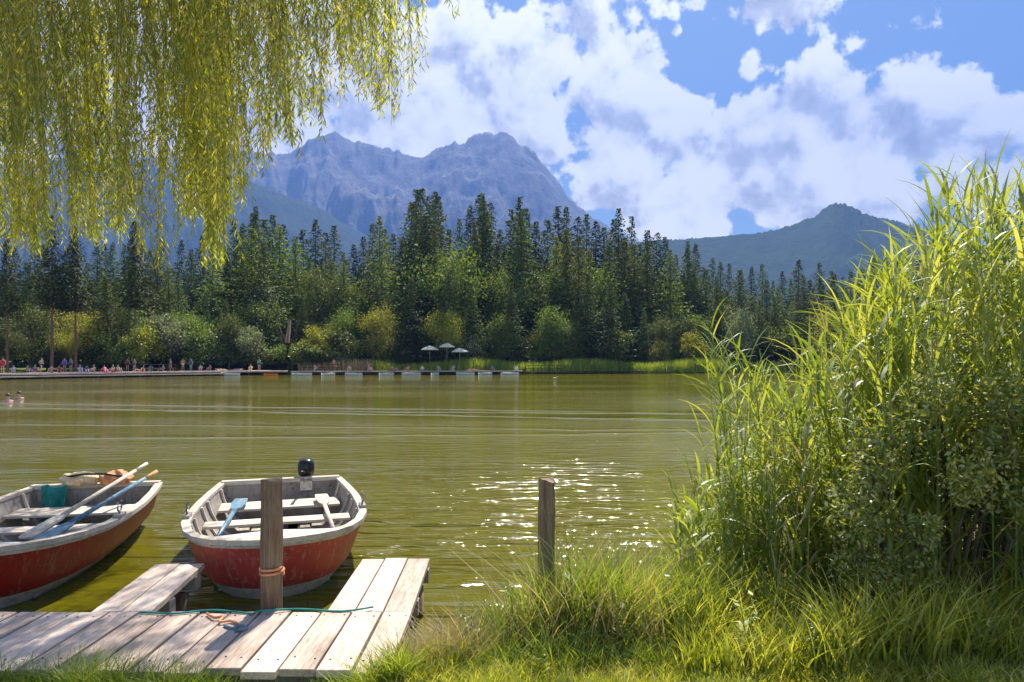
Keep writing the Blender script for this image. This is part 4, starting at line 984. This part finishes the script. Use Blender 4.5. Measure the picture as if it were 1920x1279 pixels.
# ------------------------------------------------------------------ willow
def willow():
    root = empty('willow_tree', (-11.5, 9.0, .3)); b = np.array(root.location)
    tag(root, 'great weeping willow whose leafy curtains hang over the upper left of the lake', 'tree')
    r = np.random.default_rng(42); rr = random.Random(42)
    MB().tube([(0, 0, -.6), (.2, .1, 1.5), (.5, -.1, 3.5), (1.0, 0, 5.2)], [.62, .5, .45, .4], 14).build('trunk', M['bark'], root, True)
    ends = [Vector((3.5, 1, 9.2)), Vector((6.0, -1.5, 9.6)), Vector((8.6, -1.0, 9.2)), Vector((10.6, -.4, 8.6)), Vector((4.5, -3.5, 8.2)), Vector((1.5, -2, 9)), Vector((6.5, 2.5, 9.8)), Vector((-3, 1, 9)), Vector((-2, -3, 8.4)), Vector((0, 4, 9))]
    for e in ends:
        s0 = Vector((1.0, 0, 5.2)); m1 = s0.lerp(e, .45)+Vector((0, 0, 1.0)); MB().tube([s0-Vector((0, 0, .4)), s0.lerp(m1, .5), m1, e], [.26, .2, .13, .05], 9).build('limb', M['bark'], root, True)
    # hanging strands; outline of the fringe in the picture
    lo = [(-200,500),(0,470),(60,468),(100,478),(160,462),(200,465),(240,440),(290,520),(318,545),(335,440),(370,400),(395,470),(412,520),(430,400),(446,372),(470,372),(486,350),(505,310),(525,250),(552,280),(575,225),(600,215),(625,190),(650,205),(680,180),(705,215),(728,200),(746,255),(756,215),(776,165),(786,60),(808,40),(835,20),(858,42),(868,26),(876,-40)]
    lx = [a for a, _ in lo]; ly = [c for _, c in lo]
    tw = MB(); C = []; D_ = []; U = []; Ls = []; Ws = []
    def strand(px, py_end, d, dense, top_py=-260, lw=1.0, depth=True):
        x = X(px, d); z1 = Z(py_end, d); z0 = Z(top_py, d)+rr.uniform(-.3, .8); n = max(3, int((z0-z1)/.16)); pts = []
        ax, ay = rr.uniform(-.4, .4), rr.uniform(-.3, .3); ph = rr.uniform(0, 6); lean = rr.uniform(-.9, .3)
        for i in range(n+1):
            s = i/n; pts.append(Vector((x+lean*(1-s)**1.5+ax*math.sin(s*3+ph)*.5*(1-s), d+ay*(1-s), z0+(z1-z0)*s)))
        tw.tube([p-Vector(b) for p in pts], [max(.0045*(1-i/n)+.0012, .0012) for i in range(n+1)], 3, False)
        if depth:
            for _ in range(int(n*.16)):
                i = rr.randrange(n); q = pts[i]; L = rr.uniform(.35, 1.1)*min(1, (n-i)/8+.3); an = rr.uniform(0, 6.28); side = [q+Vector((math.cos(an)*L*.32*t**.6, math.sin(an)*L*.32*t**.6, .05*math.sin(t*3)-L*t*t*.85)) for t in (0, .25, .5, .75, 1)]
                tw.tube([p-Vector(b) for p in side], [.002, .0018, .0016, .0014, .001], 3, False); leaves(side, dense, lw)
        leaves(pts, dense, lw)
    def leaves(pts, dense, lw):
        n = len(pts)-1
        for i in range(n):
            m = int((pts[i]-pts[i+1]).length/.03*dense)+1
            for k in range(m):
                t = (k+rr.random())/m; p = pts[i].lerp(pts[i+1], t); 
                an = rr.uniform(0, 6.283); o_ = Vector((math.cos(an), math.sin(an), 0))
                dv = (o_*rr.uniform(.15, .75)+Vector((0, 0, -1))*rr.uniform(.45, 1.1)).normalized()
                sv_ = dv.cross(Vector((rr.uniform(-1, 1), rr.uniform(-1, 1), rr.uniform(-.3, .3)))).normalized()
                C.append(tuple(p+o_*.006)); D_.append(tuple(dv)); U.append(tuple(sv_)); Ls.append(rr.uniform(.07, .14)*lw); Ws.append(rr.uniform(.012, .021)*lw)
    ntot = 0
    for i in range(900):
        if i % 9 == 0: cpx = rr.uniform(-120, 875); cd = rr.uniform(6.2, 11.5); ce = rr.random()
        px = min(cpx+rr.gauss(0, 24), 876)
        keep = np.interp(px, [-120, 380, 450, 520, 640, 780, 875], [1, 1, .8, .58, .42, .26, .2])
        if rr.random() > keep: continue
        e = float(np.interp(px, lx, ly)); full = ce < .45
        y_end = e-(0 if full else (ce-.45)/.55*(min(e+60, 320)))-rr.uniform(0, 40)
        strand(px, y_end, cd+rr.gauss(0, .35), rr.uniform(.8, 1.25)*(1.1 if px < 430 else .8)); ntot += 1
    V, Fq = leaf_quads(np.array(C)-b, np.array(D_), np.array(U), np.array(Ls), np.array(Ws))
    link('foliage', mesh_from('foliage', V, Fq), M['willow'], root)
    tw.build('twigs', M['twig'], root)
    print('willow strands', ntot, 'leaves', len(C))
willow()

# ------------------------------------------------------------------ reeds, shrub, grass on the near bank
def reed_stand(name, spots, label, mat, seed, stemmat='reed_dry', leafL=(.28, .55), wid=(.014, .026)):
    r = np.random.default_rng(seed); V_all = []; F_all = []; nv = 0; st = MB()
    for (x, y, z0, h, lean_x, lean_y) in spots:
        n = 7; top_ = np.array([x+lean_x, y+lean_y, z0+h]); base = np.array([x, y, z0])
        def at(s): p = base+(top_-base)*s; p[:2] -= np.array([lean_x, lean_y])*(s*(1-s)); return p
        st.tube([Vector(at(i/n)) for i in range(n+1)], [.006*(1-.75*i/n) for i in range(n+1)], 4, False)
        nl = int(h/.14)+r.integers(3, 6); an0 = r.uniform(0, 6.28)
        for k in range(nl):
            s = .16+.84*(k+r.uniform(-.3, .3))/nl; s = min(max(s, .06), 1.0); p = at(s); an = an0+(k % 2)*math.pi+r.normal(0, .5)
            L = r.uniform(*leafL)*(1-.35*max(0, s-.8)/.2*.6); w = r.uniform(*wid); el = r.uniform(.7, 1.35) if s < .92 else r.uniform(1.1, 1.5)
            o_ = np.array([math.cos(an), math.sin(an), 0]); sd_ = np.array([-math.sin(an), math.cos(an), 0]); m = 5; drp = r.uniform(.3, 1.5); c = p.copy(); rows = []
            for i in range(m+1):
                t = i/m; ww = w*(.55+1.5*t if t < .3 else 1.0*(1-((t-.3)/.7)**1.6))*.5+.0004
                tw_ = sd_*math.cos(t*.8)+np.array([0, 0, 1])*math.sin(t*.8)*.6
                rows += [c-tw_*ww, c+tw_*ww]
                e2 = el-drp*t; c = c+(o_*math.cos(e2)+np.array([0, 0, 1])*math.sin(e2))*L/m
            V_all += rows; F_all += [(nv+2*i, nv+2*i+1, nv+2*i+3, nv+2*i+2) for i in range(m)]; nv += 2*(m+1)
    root = empty(name, (spots[0][0], spots[0][1], 0)); tag(root, label, 'reeds', kind='stuff')
    o = link('leaves', mesh_from('leaves', np.array(V_all)-np.array(root.location), np.array(F_all)), M[mat], root)
    st.v = [tuple(Vector(v)-root.location) for v in st.v]; st.build('stems', M['reed'], root)
rr = random.Random(77)
def mkspots(n, px_rng, d_rng, tip, jit=30, lean=(-.25, .1)):
    L = []
    for _ in range(n):
        px = rr.uniform(*px_rng); d = rr.uniform(*d_rng); x = X(px, d); z0 = max(bank_z(x, d), -.25)
        ty = float(np.interp(px, [a for a, _ in tip], [b_ for _, b_ in tip]))+abs(rr.gauss(0, jit)); lx_ = rr.uniform(*lean)
        h = Z(ty, d)-z0
        L.append((x-lx_*.6, d, z0, max(h, .5), lx_, rr.uniform(-.15, .15)))
    return L
reed_stand('reeds', mkspots(170, (1650, 2080), (3.7, 5.6), [(1650, 560), (1690, 470), (1730, 400), (1770, 340), (1820, 310), (1880, 330), (1920, 350), (2080, 330)], 95, (-.35, .12)), 'tall fresh green reeds rising against the sky at the right edge', 'reed', 5)
reed_stand('reeds', mkspots(105, (1480, 1700), (4.2, 6.4), [(1480, 720), (1540, 620), (1600, 540), (1660, 520), (1700, 470)], 90, (-.4, .1)), 'middle reeds leaning left of the tall ones over the water', 'reed', 6)
reed_stand('reeds', mkspots(46, (1300, 1500), (4.6, 6.2), [(1290, 800), (1330, 680), (1356, 570), (1400, 640), (1450, 700), (1500, 680)], 110, (-.3, .1)), 'thin pale reeds furthest left of the reed stand, in front of open water', 'reed', 8, wid=(.011, .02))
reed_stand('reeds', mkspots(120, (1270, 1640), (4.3, 5.6), [(1270, 900), (1350, 860), (1450, 820), (1640, 740)], 70, (-.2, .15)), 'low dense reeds filling the foot of the stand', 'reed', 9, leafL=(.22, .42))

reed_stand('dry_reeds', mkspots(34, (1440, 2000), (3.8, 5.6), [(1440, 720), (1600, 600), (1750, 430), (2000, 400)], 130, (-.5, .3)), 'bleached dead reed stalks scattered through the green stand', 'reed_dry', 31, leafL=(.15, .32), wid=(.008, .016))

def shrub():
    root = empty('shrub', (X(1800, 4.0), 4.0, .2)); b = np.array(root.location); tag(root, 'dense small leaved shrub with deep shade inside at the lower right edge', 'shrub')
    r = np.random.default_rng(9); C = []
    lob = []
    for _ in range(150):
        px = r.uniform(1600, 2100); py = r.uniform(720, 1090); d = r.uniform(3.4, 4.9)
        if px < 1680 and py < 800: continue
        if 1740 < px < 1990 and py > 960 and d < 4.3: continue
        lob.append((X(px, d), d, Z(py, d)))
    lob = np.array(lob)
    for c in lob:
        m = 330; q = r.uniform(.09, .2); v = unit(r.normal(0, 1, (m, 3)))*q*(r.random((m, 1))**.45); C.append(c+v)
    C = np.concatenate(C); k = len(C); D_ = unit(r.normal(0, 1, (k, 3))); U = unit(np.cross(D_, r.normal(0, 1, (k, 3))))
    V, Fq = leaf_quads(C-b, D_, U, r.uniform(.022, .05, k), r.uniform(.010, .022, k)); link('foliage', mesh_from('foliage', V, Fq), M['shrub'], root)
    mb = MB()
    for c in lob[::2]:
        p = Vector(c-b); s0 = Vector((p.x*.5, .1, -.2)); mb.tube([s0, s0.lerp(p, .5)+Vector((0, 0, .12)), p], [.014, .009, .004], 5)
    mb.build('stems', M['bark'], root)
shrub()

def lawn():
    def patch(name, n, px_rng, y_rng, h_rng, w_rng, mat, label, lean=(.2, .9), seed=1, cond=None, tall=None):
        r = np.random.default_rng(seed); B = []; Hh = []
        while len(B) < n:
            px = r.uniform(*px_rng); d = r.uniform(*y_rng); x = X(px, d)
            if cond and not cond(px, x, d): continue
            z = bank_z(x, d)
            if z < -.05: continue
            cl = .6+.6*(math.sin(x*3.1+2*math.sin(d*4.2))*.5+.5)
            B.append((x, d, z-.01)); Hh.append(r.uniform(*h_rng)*cl*(tall(px, d) if tall else 1))
        B = np.array(B); Hh = np.array(Hh); V, Fq = blades(B, Hh, r.uniform(*w_rng, len(B)), r.uniform(*lean, len(B)), 4, r)
        tag(link(name, mesh_from(name, V, Fq), M[mat]), label, 'grass', kind='stuff')
    off_dock = lambda px, x, d: not (x < -.60 and d > 3.46)
    patch('grass', 52000, (-150, 2100), (2.6, 3.75), (.05, .14), (.006, .012), 'grass', 'short bright yellow-green grass along the bottom of the picture', seed=2, cond=off_dock)
    patch('grass', 5200, (-100, 800), (3.28, 3.41), (.17, .31), (.006, .011), 'grass_dk', 'green grass fringing the near end of the dock', seed=12, cond=lambda px, x, d: x < -.5)
    patch('dry_grass', 2600, (745, 900), (3.45, 4.25), (.12, .34), (.003, .006), 'reed_dry', 'bleached straw grass hugging the right edge of the dock', (.3, 1.0), 15, lambda px, x, d: x > -.60)
    patch('grass', 15000, (800, 2050), (3.4, 5.0), (.10, .26), (.007, .013), 'grass_dk', 'rank green grass on the bank right of the dock', seed=3, cond=off_dock)
    patch('grass', 3600, (845, 1330), (3.7, 4.7), (.35, .85), (.008, .015), 'grass_dk', 'tall tussock of green grass round the post on the bank', (.15, .7), 4, off_dock, lambda px, d: float(np.interp(px, [845, 930, 1024, 1150, 1330], [.35, .7, .95, .75, .6])))
    patch('dry_grass', 1300, (790, 1250), (3.6, 4.6), (.25, .8), (.005, .009), 'reed_dry', 'dry straw coloured grass stems beside the dock', (.15, .9), 5, off_dock, lambda px, d: float(np.interp(px, [790, 860, 1024, 1250], [.3, .6, .95, .7])))
    patch('grass', 4200, (1280, 2000), (3.3, 4.4), (.2, .5), (.009, .017), 'grass', 'lush long grass at the foot of the reeds', (.2, .8), 6, off_dock)
lawn()
def weed(px, d, h, label, seed, mat='grass_dk'):
    x = X(px, d); root = empty('weed', (x, d, max(bank_z(x, d), 0))); tag(root, label, 'plant'); r = random.Random(seed); C = []; D_ = []; U = []; Ls = []; Ws = []
    for k in range(r.randint(4, 7)):
        an = r.uniform(0, 6.28); ln = r.uniform(.05, .28)*h; hh = h*r.uniform(.6, 1); pts = [Vector((math.cos(an)*ln*t*t, math.sin(an)*ln*t*t, hh*t)) for t in (0, .25, .5, .75, 1)]
        MB().tube(pts, [.004, .0036, .003, .0025, .0015], 5).build('stem', M['reed'], root, True)
        for q in range(int(hh/.03)):
            t = .15+.85*q/(hh/.03); i = min(int(t*4), 3); p = pts[i].lerp(pts[i+1], t*4-i); a2 = r.uniform(0, 6.28); dv = Vector((math.cos(a2), math.sin(a2), r.uniform(-.1, .8))).normalized()
            C.append(p); D_.append(dv); U.append(dv.cross(Vector((r.uniform(-.4, .4), r.uniform(-.4, .4), 1))).normalized()); Ls.append(r.uniform(.05, .10)*(1.1-.5*t)); Ws.append(Ls[-1]*.42)
    V, Fq = leaf_quads(np.array(C), np.array(D_), np.array(U), Ls, Ws); link('leaves', mesh_from('leaves', V, Fq), M[mat], root)
for i, (px, d, h, lb) in enumerate(((880, 3.75, .34, 'leafy weed nearest to the right edge of the dock'), (960, 3.9, .42, 'leafy weed just left of the bank post'), (1075, 3.85, .5, 'tall leafy weed just right of the bank post'), (1170, 3.6, .35, 'leafy weed in the middle of the bank grass'), (1260, 3.9, .45, 'leafy weed at the left foot of the reeds'), (1400, 3.55, .4, 'leafy weed in front of the low reeds'), (1530, 3.45, .38, 'leafy weed in front of the left part of the shrub'), (1690, 3.35, .42, 'leafy weed before the shaded middle of the shrub'), (1840, 3.3, .4, 'leafy weed at the lower right corner'), (1010, 3.35, .2, 'small weed at the bottom middle of the picture'))):
    weed(px, d, h, lb, 50+i, 'grass' if i % 2 else 'shrub')

# ------------------------------------------------------------------ haze
def haze():
    m, t = new_mat('haze_air'); v = t.add('ShaderNodeVolumePrincipled', {'Color': (.17, .34, .88, 1), 'Density': .00020, 'Anisotropy': .0})
    o = t.add('ShaderNodeOutputMaterial'); t.l.new(v.outputs[0], o.inputs['Volume'])
    mb = MB().box((-9000, -200, -2.5), (9000, 5900, 2150)); tag(mb.build('haze', m), 'thin bluish summer haze between the lake and the mountains', 'haze', kind='stuff')
haze()
